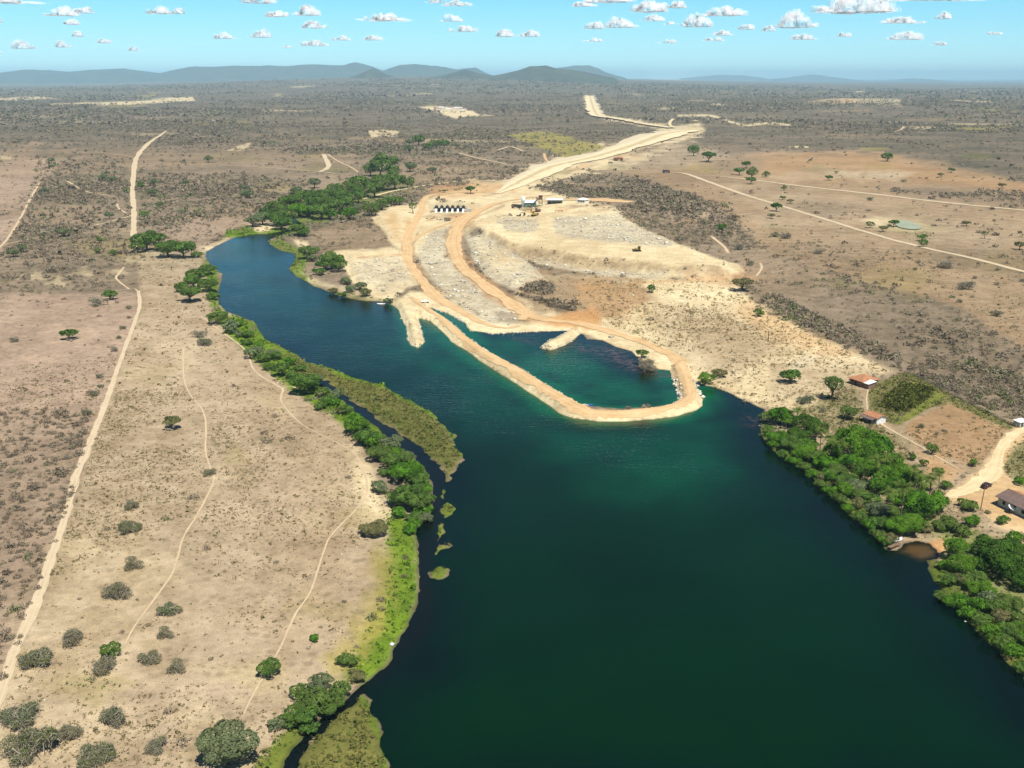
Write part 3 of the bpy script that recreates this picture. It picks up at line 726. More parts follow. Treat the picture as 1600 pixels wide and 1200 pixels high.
ribbon('canal_cut', [(921,155),(925,166),(929,175),(935,183),(965,187),(1005,195),(1050,200.5)], [14,19,22,22,16,16,14], RM['canal'], 2.0)
ribbon('dirt_road', [(1050,200),(1046,195),(1052,188)], 5, RM['cream'], 2.2)
ribbon('dirt_road', [(766,300),(719,301),(675,305),(662,315),(658,331),(645,354),(634,375),(637,390),(636,405),(650,427),(666,446),(680,462),(697,474),(720,486),(742,499),(765,508),(790,512),(812,508)], [13,13,13,13,14,15,16,16,18,20,22,26,24,20,18,18,18,16], RM['orange'])
ribbon('dirt_road', [(634,384),(665,363),(699,350),(722,341),(748,332)], [10,8,7,8,9], RM['orange'], 1.2)
ribbon('dirt_road', [(866,306),(834,310),(786,317),(750,330),(722,346),(709,371),(712,398),(724,418),(740,432),(759,446),(776,459),(797,472),(812,484),(834,495),(862,501),(898,504),(930,511),(960,521),(1001,534),(1029,546),(1051,557),(1062,572),(1070,590),(1075,607),(1077,621),(1066,635),(1030,645),(991,650),(944,651),(912,647),(880,630),(860,619),(830,600),(797,579),(765,561),(735,541),(706,516),(685,497),(662,482),(645,468)],
       [14,14,16,20,24,26,26,24,24,24,26,28,30,32,40,44,36,30,28,28,28,26,24,24,24,30,44,48,44,40,32,28,26,25,24,22,20,18,18,16], RM['orange'], 1.4)
ribbon('dirt_road', [(815,500),(822,492),(822,482)], [16,16,14], RM['orange'], 1.8)
ribbon('dirt_road', [(881,287),(918,290),(962,290.5)], [7,9,6], RM['orange'])
ribbon('dirt_road', [(800,318),(850,318),(910,321),(985,331)], [26,60,60,30], RM['orange'], 1.2)
ribbon('dirt_road', [(928,269),(1000,270),(1060,270),(1087,277),(1161,304),(1229,326),(1303,348),(1364,366),(1448,388),(1532,407),(1610,427),(1720,456)], [5,7,8,8,9,9,10,10,11,12,13,14], RM['pale'])
ribbon('dirt_road', [(1087,274),(1127,276),(1185,282),(1263,292),(1330,299),(1397,307),(1482,317),(1610,330),(1720,342)], [5,7,9,12,13,14,15,15,15], RM['pale'])
ribbon('footpath', [(1060,253),(1120,251),(1195,249)], [4,6,5], RM['path'])
ribbon('footpath', [(1100,345),(1145,344),(1180,339),(1232,336)], 4, RM['path'])
ribbon('footpath', [(1112,372),(1130,385),(1138,396)], 5, RM['path'])
ribbon('footpath', [(1182,432),(1190,420),(1188,412)], 4, RM['path'])
ribbon('footpath', [(715,240),(745,248),(780,255),(800,259),(862,259)], [4,5,5,3,3], RM['path'])
ribbon('footpath', [(778,236),(795,231),(806,233),(818,238)], 4, RM['path'])
ribbon('footpath', [(850,241),(853,250),(861,257)], 5, RM['orange'])
ribbon('footpath', [(1398,207),(1408,204),(1412,199)], 3, RM['path'])
ribbon('dirt_road', [(1700,636),(1600,672),(1580,683),(1562,704),(1556,723),(1546,744),(1520,760),(1489,773),(1470,780)], [30,26,22,20,24,42,44,36,16], RM['cream'])
ribbon('footpath', [(1374,661),(1397,675),(1424,690),(1446,702),(1470,717),(1499,733)], [6,4,3.4,3.4,3.2,2.6], RM['path'])
ribbon('footpath', [(1355,641),(1354,624),(1356,609)], 2.2, RM['path'])

# ------------------------------------------------------------------ hills on the horizon
def hill(sil, D, rock, seed):
    """sil: (px, top row) along the skyline; D: distance in metres"""
    S = np.asarray(sil, float)
    n = 90; m = 26
    pxs = np.linspace(S[0, 0], S[-1, 0], n)
    top = np.interp(pxs, S[:, 0], S[:, 1])
    hgt = np.maximum(H + (HZ - top) / F * D, 0)
    dep = max(1500.0, D * .10)
    tt = np.linspace(-1, 1, m)
    X = np.zeros((m, n)); Y = X.copy(); Z = X.copy()
    for i, t in enumerate(tt):
        y = D + t * dep
        x = (pxs - 800) / F * D * (1 + .25 * t * dep / D)
        prof = max(0, math.cos(t * math.pi / 2)) ** .8
        nz = (fbm(x, np.full(n, y), 900, 4, seed) - .5) * .5
        X[i] = x; Y[i] = y
        Z[i] = np.maximum(hgt * (1 + (fbm(x, np.full(n, y), 420, 3, seed + 5) - .5) * .22) * (prof * (1 + nz * (1 - prof) * 2)) , 0) - 6 * (abs(t) == 1)
    me = mesh_np('hill', np.stack([X, Y, Z], -1).reshape(-1, 3), grid_faces(m, n), [rock], smooth=True)
    tag(link('hill', me), kind='structure')
hm = NT('hill_scrub', .95)
hm.color(hm.mix(hm.map(hm.noise(.004, 6, .7, hm.pos()), .4, .62), (.085, .085, .05, 1), (.04, .042, .028, 1)))
hm = hm.m
hill([(-60,131),(24,127),(40,116),(67,111),(108,111),(142,114),(175,110),(219,109),(243,112),(280,115.5),(304,110),(324,106),(405,104.5),(472,104.6),(500,102),(540,104),(567,101),(591,106),(611,113),(630,120)], 24000, hm, 1)
hill([(585,120),(608,111.5),(631,104),(655,102),(689,104.6),(719,109.7),(746,108),(756,113),(775,120)], 23000, hm, 2)
hill([(560,121),(574,116.5),(592,108),(611,116.5),(625,121)], 14500, hm, 3)
hill([(675,121),(692,118),(729,109.7),(749,114.8),(766,118),(785,121)], 13500, hm, 4)
hill([(755,121),(780,116.5),(810,109.7),(827,105.3),(851,105.3),(867.5,109.7),(891,111.4),(911,114.8),(950,121)], 13000, hm, 5)
hill([(845,120),(867,108),(894,105.3),(915,104.6),(928,108),(942,114.8),(965,121)], 25000, hm, 6)
hill([(1060,122),(1087,119.5),(1107,117.5),(1144,118),(1170,122)], 42000, hm, 7)
hill([(1195,123),(1219,120.8),(1249,117),(1269,119.5),(1296,124)], 42000, hm, 8)
hill([(1360,126),(1384,125),(1401,122.5),(1424,125),(1450,127)], 42000, hm, 9)
hill([(1520,129),(1549,128),(1576,126),(1600,128),(1640,130)], 42000, hm, 10)
# ------------------------------------------------------------------ foliage materials
def leaf_material(nm, light, dark, trans=.25, warm=None):
    t = NT(nm, .75)
    tint = t.attr('tint').outputs['Fac']
    oi = t.n('ShaderNodeObjectInfo')
    c = t.mix(tint, dark, light)
    if warm: c = t.mix(t.math('MULTIPLY', oi.outputs['Random'], .55), c, warm)
    c = t.mix(t.map(t.noise(.35, 3, .6, t.pos()), .42, .62, 0, .4), c, tuple(x * .55 for x in light[:3]) + (1,))
    t.color(c); t.b.inputs['Specular IOR Level'].default_value = .12
    tr = t.n('ShaderNodeBsdfTranslucent'); t.l(c, tr.inputs['Color'])
    mx = t.n('ShaderNodeMixShader'); mx.inputs[0].default_value = trans
    out = t.t.nodes['Material Output']
    t.l(t.b.outputs[0], mx.inputs[1]); t.l(tr.outputs[0], mx.inputs[2]); t.l(mx.outputs[0], out.inputs['Surface'])
    return t.m
LM = {'green': leaf_material('leaf_green', (.15,.27,.045,1), (.055,.12,.024,1), .32, warm=(.16,.20,.05,1)),
      'bright': leaf_material('leaf_bright', (.14,.33,.022,1), (.032,.105,.011,1), .34, warm=(.16,.27,.03,1)),
      'deep': leaf_material('leaf_deep', (.080,.19,.020,1), (.020,.060,.009,1), .24, warm=(.085,.14,.018,1)),
      'bluegreen': leaf_material('leaf_bluegreen', (.225,.28,.13,1), (.11,.155,.068,1), .3, warm=(.17,.185,.09,1)),
      'olive': leaf_material('leaf_olive', (.24,.245,.085,1), (.12,.13,.048,1), .3, warm=(.22,.18,.10,1)),
      'olivegrey': leaf_material('leaf_olive_grey', (.31,.31,.165,1), (.19,.195,.10,1), .3, warm=(.26,.21,.12,1)),
      'dullgreen': leaf_material('leaf_dull_green', (.205,.25,.085,1), (.105,.14,.05,1), .3, warm=(.19,.19,.08,1)),
      'palm': leaf_material('leaf_palm', (.175,.235,.045,1), (.065,.115,.024,1), .28),
      'grey': leaf_material('twig_grey', (.36,.325,.24,1), (.22,.195,.14,1), .15, warm=(.32,.27,.18,1))}
BARK = simple_mat('bark', (.13,.10,.075,1), .9, .2, 3)

# ------------------------------------------------------------------ foliage meshes (unit crown width, foot at the origin)
def quads(C, Nrm, size, r, aspect=1.5):
    n = len(C)
    up = r.normal(size=(n, 3)); T = np.cross(Nrm, up); T /= np.linalg.norm(T, axis=1, keepdims=True) + 1e-9
    B = np.cross(Nrm, T)
    s = size * r.uniform(.6, 1.35, (n, 1))
    T = T * s * aspect * .5; B = B * s * .5
    V = np.stack([C - T, C + B * .9 - T * .1, C + T, C - B * .9 + T * .1], 1).reshape(-1, 3)
    return V, np.arange(4 * n).reshape(-1, 4)
def tube(P, rad, k=6):
    P = np.asarray(P, float); n = len(P); V = []; 
    for i in range(n):
        d = P[min(i + 1, n - 1)] - P[max(i - 1, 0)]; d /= np.linalg.norm(d) + 1e-9
        a_ = np.cross(d, [.3, .9, .2]); a_ /= np.linalg.norm(a_); b_ = np.cross(d, a_)
        for j in range(k):
            t = 2 * math.pi * j / k
            V.append(P[i] + rad[i] * (a_ * math.cos(t) + b_ * math.sin(t)))
    Fq = [(i * k + j, i * k + (j + 1) % k, (i + 1) * k + (j + 1) % k, (i + 1) * k + j) for i in range(n - 1) for j in range(k)]
    return np.array(V), np.array(Fq)
def join(parts):
    V = []; Fs = []; o = 0
    for v, f in parts: V.append(v); Fs.append(f + o); o += len(v)
    return np.vstack(V), np.vstack(Fs)
SHAPE = {  # crown centre height, radii, lobes, lobe size, bottom cut, trunk
    'broad':  dict(hc=.33, rad=(.40,.40,.18), nl=14, ls=(.14,.25), flat=.72, cut=.09, trunk=.035),
    'umbrella': dict(hc=.36, rad=(.42,.42,.13), nl=13, ls=(.13,.20), flat=.6, cut=.19, trunk=.03),
    'dome':   dict(hc=.34, rad=(.36,.36,.24), nl=12, ls=(.18,.28), flat=.9, cut=.03, trunk=.03),
    'tall':   dict(hc=.62, rad=(.28,.28,.42), nl=11, ls=(.20,.30), flat=1.0, cut=.14, trunk=.04),
    'bush':   dict(hc=.24, rad=(.40,.40,.16), nl=12, ls=(.15,.24), flat=.8, cut=.01, trunk=.02)}
def crown_mesh(kind, lod, var):
    S = SHAPE[kind]; r = np.random.default_rng(hash((kind, lod, var)) % 2**31 if False else (len(kind) * 1009 + lod * 31 + var * 7919 + ord(kind[0]) * 13))
    n = (460, 1800, 6500)[lod]; size = (.080, .046, .026)[lod]
    L = []
    for k in range(int(S['nl'] * 1.7)):
        t = r.uniform(0, 2 * math.pi); q = math.sqrt(r.uniform(0.0, 1))
        zz = r.uniform(-.5, 1) * (1 - q * .7)
        L.append((math.cos(t) * q * S['rad'][0] * .88, math.sin(t) * q * S['rad'][1] * .88, S['hc'] + zz * S['rad'][2], r.uniform(*S['ls']) * (.95 - .35 * q)))
    L = np.array(L)
    wgt = L[:, 3] ** 2; wgt /= wgt.sum()
    m = int(n * 2.2)
    li = r.choice(len(L), m, p=wgt)
    d = r.normal(size=(m, 3)); d[:, 2] = np.abs(d[:, 2]) * np.where(r.random(m) < .78, 1, -1); d /= np.linalg.norm(d, axis=1, keepdims=True)
    rr = 1 - np.abs(r.normal(0, .2, m)); rr = np.where(r.random(m) < .07, rr + r.uniform(0, .22, m), rr)
    C = L[li, :3] + d * (L[li, 3] * rr)[:, None] * [1, 1, S['flat']]
    keep = np.ones(m, bool)
    for q in L:
        dd = (C - q[:3]) / (q[3] * np.array([1, 1, S['flat']]))
        keep &= (np.linalg.norm(dd, axis=1) > .72) | (r.random(m) < .08)
    keep &= C[:, 2] > S['cut'] * r.uniform(.85, 1.25, m)
    g = fbm(C[:, 0] * 1 + C[:, 2] * .7, C[:, 1] + C[:, 2] * .4, .11, 2, var * 7 + lod)
    keep &= (g > .37) | (r.random(m) < .15)
    C = C[keep][:n]; d = d[keep][:n]
    Nn = d + r.normal(0, .55, d.shape) + [0, 0, .35]; Nn /= np.linalg.norm(Nn, axis=1, keepdims=True)
    V, Fq = quads(C, Nn, size, r)
    cl = fbm(C[:, 0] + 5, C[:, 1] + C[:, 2], .13, 2, var + 3)
    tint = np.clip((cl - .5) * 3.2 + .5 + r.normal(0, .22, len(C)), 0, 1)
    return V, Fq, np.repeat(tint, 4), L
def trunk_mesh(kind, L, var, lod):
    S = SHAPE[kind]; r = np.random.default_rng(var + 99); rt = S['trunk']
    fork = np.array([r.normal(0, .015), r.normal(0, .015), S['hc'] * .45])
    parts = [tube([(0, 0, -.03), fork * [.6, .6, .5], fork], [rt * 1.35, rt, rt * .85], 6)]
    for q in L[: (4, 6, 9)[lod]]:
        mid = fork * .5 + q[:3] * .5 + r.normal(0, .02, 3)
        parts.append(tube([fork, mid, q[:3] + [0, 0, q[3] * .2]], [rt * .6, rt * .38, rt * .12], 5))
    return join(parts)
def twig_mesh(lod, var, leafy):
    """leafless or half-leafless shrub: a fan of grey twigs, with a few leaves"""
    r = np.random.default_rng(500 + lod * 10 + var)
    n = (190, 520, 1500)[lod]
    nl = 9     # lopsided: several leaning sprays of twigs
    ta = r.uniform(0, 2 * math.pi, nl); tq = r.uniform(.05, .34, nl)
    LB = np.stack([np.cos(ta) * tq, np.sin(ta) * tq, r.uniform(.08, .26, nl), r.uniform(.11, .21, nl)], 1)
    li = r.integers(0, nl, n); d = r.normal(size=(n, 3)); d[:, 2] = np.abs(d[:, 2]) * .8 - .1; d /= np.linalg.norm(d, axis=1, keepdims=True)
    tip = LB[li, :3] + d * LB[li, 3:4] * r.uniform(.6, 1.15, (n, 1)) * [1, 1, .8]
    st = tip - (d * .5 + r.normal(0, .5, (n, 3)) + LB[li, :3] * .8) * r.uniform(.06, .20, (n, 1))
    dv = tip - st; up = r.normal(size=(n, 3)); sd_ = np.cross(dv, up); sd_ /= np.linalg.norm(sd_, axis=1, keepdims=True) + 1e-9
    wd = (.020, .012, .0075)[lod]
    V = np.stack([st - sd_ * wd, st + sd_ * wd, tip + sd_ * wd * .3, tip - sd_ * wd * .3], 1).reshape(-1, 3)
    V[:, 2] = np.maximum(V[:, 2], 0.0)
    Fq = np.arange(4 * n).reshape(-1, 4)
    parts = [(V, Fq)]
    for k in range(7):
        a_ = r.uniform(0, 6.28); e_ = r.uniform(.5, 1.3)
        tp = np.array([math.cos(a_) * math.cos(e_) * .38, math.sin(a_) * math.cos(e_) * .38, math.sin(e_) * .33])
        parts.append(tube([(0, 0, -.02), tp * .5 + r.normal(0, .02, 3), tp], [.022, .013, .005], 4))
    V, Fq = join(parts)
    lv = None
    if leafy > 0:
        m = int((330, 1300, 4200)[lod] * leafy)
        li = r.integers(0, nl, m); d = r.normal(size=(m, 3)); d[:, 2] = np.abs(d[:, 2]) - .15; d /= np.linalg.norm(d, axis=1, keepdims=True)
        C = LB[li, :3] + d * LB[li, 3:4] * (1 - np.abs(r.normal(0, .2, (m, 1)))) * [1, 1, .85]; C[:, 2] = np.maximum(C[:, 2], .01)
        g = fbm(C[:, 0] + 4, C[:, 1] + C[:, 2], .13, 2, var + 40)
        k_ = g > (.47 if leafy < .6 else .36); C = C[k_]; d = d[k_]
        Nn = d + r.normal(0, .6, C.shape); Nn /= np.linalg.norm(Nn, axis=1, keepdims=True)
        v2, f2 = quads(C, Nn, (.062, .034, .018)[lod], r)
        lv = (v2, f2, np.repeat(np.clip(r.normal(.5, .3, len(C)), 0, 1), 4))
    return V, Fq, lv
def palm_mesh(var, lod):
    r = np.random.default_rng(800 + var)
    lean = r.normal(0, .10, 2)
    top = np.array([lean[0], lean[1], 1.0])
    tr = tube([(0, 0, -.03), (lean[0] * .2, lean[1] * .2, .35), (lean[0] * .6, lean[1] * .6, .72), top], [.026, .018, .015, .014], 7)
    Vs = []; Ts = []
    nf = 14
    for k in range(nf):
        a_ = 2 * math.pi * k / nf * 2.4 + r.normal(0, .15); e_ = r.uniform(-.15, 1.15); Lf = r.uniform(.44, .56)
        d = np.array([math.cos(a_) * math.cos(e_), math.sin(a_) * math.cos(e_), math.sin(e_)])
        side = np.array([-math.sin(a_), math.cos(a_), 0.])
        ns = 9; prev = None
        pts = [top + d * Lf * s - np.array([0, 0, .42 * s * s * Lf * (1.0 + .5 * math.cos(e_))]) for s in np.linspace(0, 1, ns)]
        for i in range(1, ns):
            s = i / (ns - 1); wl_ = .095 * math.sin(min(1, s * 1.2 + .12) * math.pi) ** .7 + .01
            p, p0 = pts[i], pts[i - 1]; ax = (p - p0)
            for sg in (-1, 1):
                for h in (.0, .5):
                    b = p0 + ax * h
                    tip = b + side * sg * wl_ + ax * 1.1 - np.array([0, 0, wl_ * .45])
                    Vs += [b, b + ax * .42, tip + ax * .1, tip]; Ts += [r.uniform(.25, .95)] * 4
    V = np.array(Vs); 
    return tr, (V, np.arange(len(V)).reshape(-1, 4), np.array(Ts))
_cache = {}
def parts_for(kind, lod, var):
    """(part name, mesh, kind of colour) of one plant, shared by its copies"""
    key = (kind, lod, var)
    if key in _cache: return _cache[key]
    if kind[0] == 'twig':
        V, Fq, lv = twig_mesh(lod, var, kind[2])
        out = [('branches', mesh_np('branches', V, Fq, [LM['grey']], {'tint': np.repeat(rng.uniform(0, 1, len(V) // 2 + 1), 2)[:len(V)]}))]
        if lv: out.append(('leaves', mesh_np('leaves', lv[0], lv[1], [LM[kind[1]]], {'tint': lv[2]})))
    elif kind[0] == 'palm':
        tr, cr = palm_mesh(var, lod)
        out = [('trunk', mesh_np('trunk', tr[0], tr[1], [BARK], smooth=True)), ('fronds', mesh_np('fronds', cr[0], cr[1], [LM['palm']], {'tint': cr[2]}))]
    else:
        V, Fq, ti, L = crown_mesh(kind[0], lod, var)
        tv, tf = trunk_mesh(kind[0], L, var, lod)
        out = [('crown', mesh_np('crown', V, Fq, [LM[kind[1]]], {'tint': ti})), ('trunk', mesh_np('trunk', tv, tf, [BARK], smooth=True))]
    _cache[key] = out
    return out
KINDS = {  # name, category, shape key, crown-centre height in crown widths
    'tree_green': ('broad_tree', 'tree', ('broad', 'green')), 'tree_bright': ('broad_tree', 'tree', ('broad', 'bright')),
    'mango': ('dense_tree', 'tree', ('dome', 'bright')), 'mango_deep': ('dense_tree', 'tree', ('dome', 'deep')),
    'umbrella': ('umbrella_tree', 'tree', ('umbrella', 'green')), 'umbrella_olive': ('umbrella_tree', 'tree', ('umbrella', 'olive')), 'umbrella_deep': ('umbrella_tree', 'tree', ('umbrella', 'deep')),
    'tall': ('slender_tree', 'tree', ('tall', 'green')), 'round': ('round_tree', 'tree', ('dome', 'green')), 'round_deep': ('round_tree', 'tree', ('dome', 'deep')),
    'blue': ('broad_tree', 'tree', ('broad', 'bluegreen')), 'bush': ('leafy_bush', 'bush', ('bush', 'green')), 'bush_bright': ('leafy_bush', 'bush', ('bush', 'bright')),
    'bush_olive': ('leafy_bush', 'bush', ('bush', 'olive')), 'bush_blue': ('leafy_bush', 'bush', ('bush', 'bluegreen')),
    'bare': ('bare_shrub', 'shrub', ('twig', 'olivegrey', 0)), 'half': ('thorny_shrub', 'shrub', ('twig', 'olivegrey', .95)), 'leafy': ('thorny_shrub', 'shrub', ('twig', 'bluegreen', 1.0)),
    'leafyg': ('thorny_shrub', 'shrub', ('twig', 'dullgreen', 1.0)), 'palm': ('coconut_palm', 'palm', ('palm', 'palm'))}
_vn = 0
def plant(px, py, wpx, kind, label, group=None):
    """a plant whose crown shows centred at photo pixel (px, py), wpx wide"""
    global _vn
    if kind == 'palm': wpx *= 1.45
    nm, cat, sh = KINDS[kind]
    hcr = {'twig': .18, 'palm': .98}.get(sh[0]) or SHAPE[sh[0]]['hc'] * .92
    wm = wpx * depth(py) / F
    if wpx < 14 and sh[0] != 'twig': hcr *= .9
    for _ in range(3): wm = wpx * depth(py, min(hcr * wm, 30)) / F
    x, y = G(px, py, hcr * wm); x, y = float(x), float(y)
    z = float(ground_z(x, y)[0])
    if math.hypot(x, y) > 1300:
        x, y = G(px, py, hcr * wm + z); x, y = float(x), float(y)
    lod = 2 if wpx > 44 else 1 if wpx > 20 else 0
    _vn += 1
    var = _vn % (3 if sh[0] != 'palm' else 5)
    t = thing(nm, (x, y, max(z, WL) - .05), label, cat, group, random.uniform(0, 6.28), wm)
    t.scale = (wm * random.uniform(.94, 1.06), wm * random.uniform(.94, 1.06), wm * random.uniform(.9, 1.15))
    for pn, me in parts_for(sh, lod, var): link(pn, me, t)
    return t

# --- single plants: (column, row, width) in the photograph
PL = [
 # left pasture
 (107,520,34,'umbrella_deep','dark green flat-topped tree alone in the pinkish scrub left of the dirt road'),
 (153,470,36,'bare','leafless grey shrub with a black shadow beside a green tree near the road bend'),
 (171,459,30,'tree_green','small green tree directly behind the leafless grey shrub near the road bend'),
 (295,456,48,'umbrella','umbrella-shaped tree with a pale trunk standing in its own black shadow by the river'),
 (311,521,30,'bare','bare grey shrub, upper of two side by side below the umbrella-shaped tree'),
 (318,534,32,'leafy','pale grey-green shrub just below the bare grey one near the river path'),
 (268,660,36,'umbrella_olive','lone olive umbrella bush in the middle of the tan pasture'),
 (327,738,26,'half','small olive shrub growing right on the thin footpath in the pasture'),
 (204,787,32,'half','thin olive shrub, highest of the four in a row in the lower pasture'),
 (202,821,48,'leafyg','olive-green shrub with a forked base, second from the top of the pasture row'),
 (209,880,38,'half','sparse olive shrub, third down the row in the lower pasture'),
 (187,922,60,'half','wide feathery olive shrub, lowest of the pasture row'),
 (264,950,44,'leafy','compact grey-green shrub right beside the end of the footpath'),
 (259,988,34,'half','half-dead brownish shrub just below the compact grey-green one'),
 (113,996,56,'half','wispy pale shrub close to the white dirt road at lower left'),
 (55,1025,66,'leafyg','leaning green shrub touching the edge of the white dirt road at lower left'),
 (173,1017,40,'bush','dense rounded dark green bush left of the footpath end'),
 (163,1037,56,'half','straggly grey-brown shrub in front of the dense rounded bush'),
 (235,1026,42,'half','medium olive-brown shrub between two others at lower left'),
 (278,1041,40,'half','thin twiggy shrub, rightmost of the lower-left scatter'),
 (181,1120,66,'leafy','thick dark grey-green shrub with a deep shadow near the bottom edge'),
 (28,1117,78,'leafy','large dark shrub cut by the left edge at the bottom corner'),
 (45,1162,96,'leafyg','broad green shrub in the bottom left corner'),
 (103,1145,56,'half','brownish shrub between the corner shrub and the thick dark one'),
 (150,1176,74,'leafyg','olive green shrub on the bottom edge below the thick dark one'),
 (243,1165,46,'half','small feathery shrub left of the large bottom tree'),
 (421,1044,48,'round','half-withered rounded bush beside the thin path near the lower river bank'),
 (358,1166,108,'blue','large spreading grey-green tree on the bottom edge of the photo'),
 (585,824,54,'bush_olive','dark olive spreading bush on the pale bank by the river bend'),
 (592,762,36,'bush_blue','small bluish green bush on bare pale soil by the river bend'),
 (492,997,22,'bush_bright','tiny bright green bush alone in the dry lower pasture'),
 # right side
 (1236,586,42,'tree_green','round green tree alone on the pale slope above the right bank'),
 (1302,600,46,'tall','tall green tree left of the upper tile-roofed house'),
 (1258,625,32,'leafy','grey half-leafless shrub between the round tree and the river grove'),
 (1326,645,36,'round','round green tree immediately left of the lower tile-roofed house'),
 (1284,640,20,'half','small brownish shrub above the river grove near the houses'),
 (1103,588,34,'mango','bright green bush at the water line beside the bend of the dike'),
 (1124,583,30,'bush_olive','olive bush joined to the bright green one by the dike bend'),
 (1160,441,42,'umbrella_olive','grey-green umbrella tree at the pale edge below the rock heap'),
 (1018,452,18,'round_deep','small dark tree alone on the brown flat below the rock heap'),
 (1186,488,20,'round','small green bush alone on the orange slope'),
 (1128,360,20,'round_deep','small round dark green tree beside a faint track right of the heap'),
 (1213,326,23,'umbrella_deep','dark grey umbrella tree just under the pale road'),
 (1205,341,14,'umbrella_olive','small flat bush below the dark grey umbrella tree'),
 (1481,412,36,'bare','domed grey leafless shrub, upper of two in the open pasture at right'),
 (1508,446,36,'bare','domed grey leafless shrub, lower of two in the open pasture at right'),
 (1557,490,22,'half','thin sparse shrub by the scrub edge at the far right'),
 (1360,351,17,'round','small green tree between the pale road and the small pond'),
 (1380,357,16,'umbrella_olive','pale flat tree below the pond beside the road'),
 (1397,348,19,'umbrella_deep','dark tree on the left shore of the small pond'),
 (1442,370,19,'umbrella','green tree with a flat top, farther of the pair on the pale road'),
 (1443,380,19,'round','green tree in front of the flat-topped one on the pale road'),
 (1510,348,16,'umbrella_olive','small dark-topped tree in the dry grass right of the pond'),
 (1539,366,13,'tall','narrow little tree in the dry grass right of the pond'),
 (1594,383,22,'umbrella_olive','dull tree at the right edge between the two pale roads'),
 (1155,267,20,'umbrella','green tree, left one of the clump where two pale roads part'),
 (1175,270,25,'round','green tree, middle of the clump where two pale roads part'),
 (1174,281,19,'umbrella','green tree, lowest of the clump where two pale roads part'),
 (1197,272,15,'round','green tree, right one of the clump where two pale roads part'),
 (1166,256,20,'umbrella_deep','dull dark tree behind the clump where two pale roads part'),
 (1084,236,24,'round','green tree, left of two in a row beside the canal cut'),
 (1107,244,27,'umbrella','wide green tree, right of two in a row beside the canal cut'),
 (1295,277,15,'umbrella_deep','dark tree standing on the orange soil'),
 (1307,269,9,'umbrella','small pale tree just behind the dark one on orange soil'),
 (1387,245,22,'round','green tree at the back edge of the orange field'),
 (1487,265,15,'umbrella','olive tree at the right end of the orange field'),
 (1470,273,13,'umbrella_olive','small dull tree left of the olive one at the end of the orange field'),
 (1566,289,15,'umbrella_olive','pale brown tree at the far right of the orange field'),
 (1411,282,14,'bare','small leafless shrub on the grey clearing'),
 (1360,310,14,'leafy','grey bush just below the upper pale road at right'),
 (1225,294,11,'round','tiny green tree right under the upper pale road'),
 (1223,309,13,'umbrella','small green tree, left of a pair between the two pale roads'),
 (1235,314,14,'umbrella_olive','small dull tree, right of a pair between the two pale roads'),
 (1280,393,22,'bare','low leafless bush in the brown pasture by a faint track'),
 (1230,369,24,'bare','grey leafless bush, right of two touching in the brown pasture'),
 (1211,367,20,'half','grey leafless bush, left of two touching in the brown pasture'),
 (1152,386,26,'bare','wide grey leafless bush beside the pale end of the heap'),
 (1170,411,20,'half','brown bush by the corner of the heap'),
 (1003,550,26,'umbrella','green tree leaning over the pond inside the ring dike'),
 (1011,567,46,'bare','low grey dead bush in the water inside the ring dike'),
 (645,326,18,'tall','slender tree standing alone on the pale spoil by the works'),
 (735,296,20,'umbrella_deep','dark flat tree among the dirt tracks of the works'),
 (641,260,26,'blue','pale green tree apart from the upstream woods'),
 (676,265,18,'blue','small faded green tree right of the upstream woods'),
 (694,298,9,'umbrella_deep','tiny dark tree beside the white track'),
]
for p in PL: plant(*p)
def grove(items, label, group):
    for it in items: plant(it[0], it[1], it[2], it[3], label, group)
grove([(228,376,54,'tree_green'),(247,372,34,'tree_green'),(262,388,46,'tree_green'),(286,390,44,'tree_green'),(215,386,30,'tree_green'),(308,397,24,'bush')],
      'green tree of the clump where the dirt road meets the river', 'clump at the end of the dirt road')
grove([(310,428,48,'tree_green'),(326,420,30,'tree_green'),(325,444,40,'tree_green'),(285,448,28,'tree_green'),(333,462,26,'bush'),(302,440,34,'tree_green')],
      'green tree of the bank clump behind the umbrella-shaped tree', 'trees at the river behind the umbrella-shaped tree')
grove([(338,499,36,'bush'),(362,511,40,'bush_blue'),(350,490,24,'bush'),(397,550,40,'bush_blue'),(410,560,28,'bush'),(425,552,28,'bush_blue'),(440,577,36,'tree_green'),(475,597,60,'tree_green'),(455,585,26,'bush'),(420,572,26,'bush'),(494,588,26,'bush_blue'),(385,534,24,'bush'),(374,522,20,'bush_blue'),(500,634,26,'bush'),(532,642,22,'bush_olive'),(514,625,30,'bush'),(525,616,34,'bush_blue')],
      'green bush in the belt between the pasture and the upper marsh', 'bushes along the upper left bank')
grove([(557,665,44,'tree_bright'),(573,682,44,'tree_green'),(592,706,50,'tree_green'),(611,718,42,'tree_green'),(632,735,62,'tree_bright'),(612,692,44,'blue'),(590,685,34,'bush'),(641,772,70,'tree_green'),(620,778,44,'tree_green'),(655,784,48,'tree_green'),(664,805,34,'bush_blue'),(643,817,40,'bush_bright'),(560,684,26,'bush'),(655,750,40,'bush'),(636,712,36,'bush_blue'),(600,738,26,'bush')],
      'leafy green tree in the thick bank belt beside the dark side channel', 'trees along the side channel')
grove([(490,1093,76,'tree_green'),(470,1112,66,'tree_green'),(515,1096,56,'tree_green'),(500,1068,50,'blue'),(470,1080,44,'tree_green'),(452,1126,44,'bush'),(530,1076,44,'bush'),(541,1032,40,'bush'),(556,1052,36,'bush_olive'),(432,1133,34,'bush_blue'),(482,1130,40,'tree_green')],
      'green tree in the cluster over the lower side channel', 'cluster at the lower left bank')
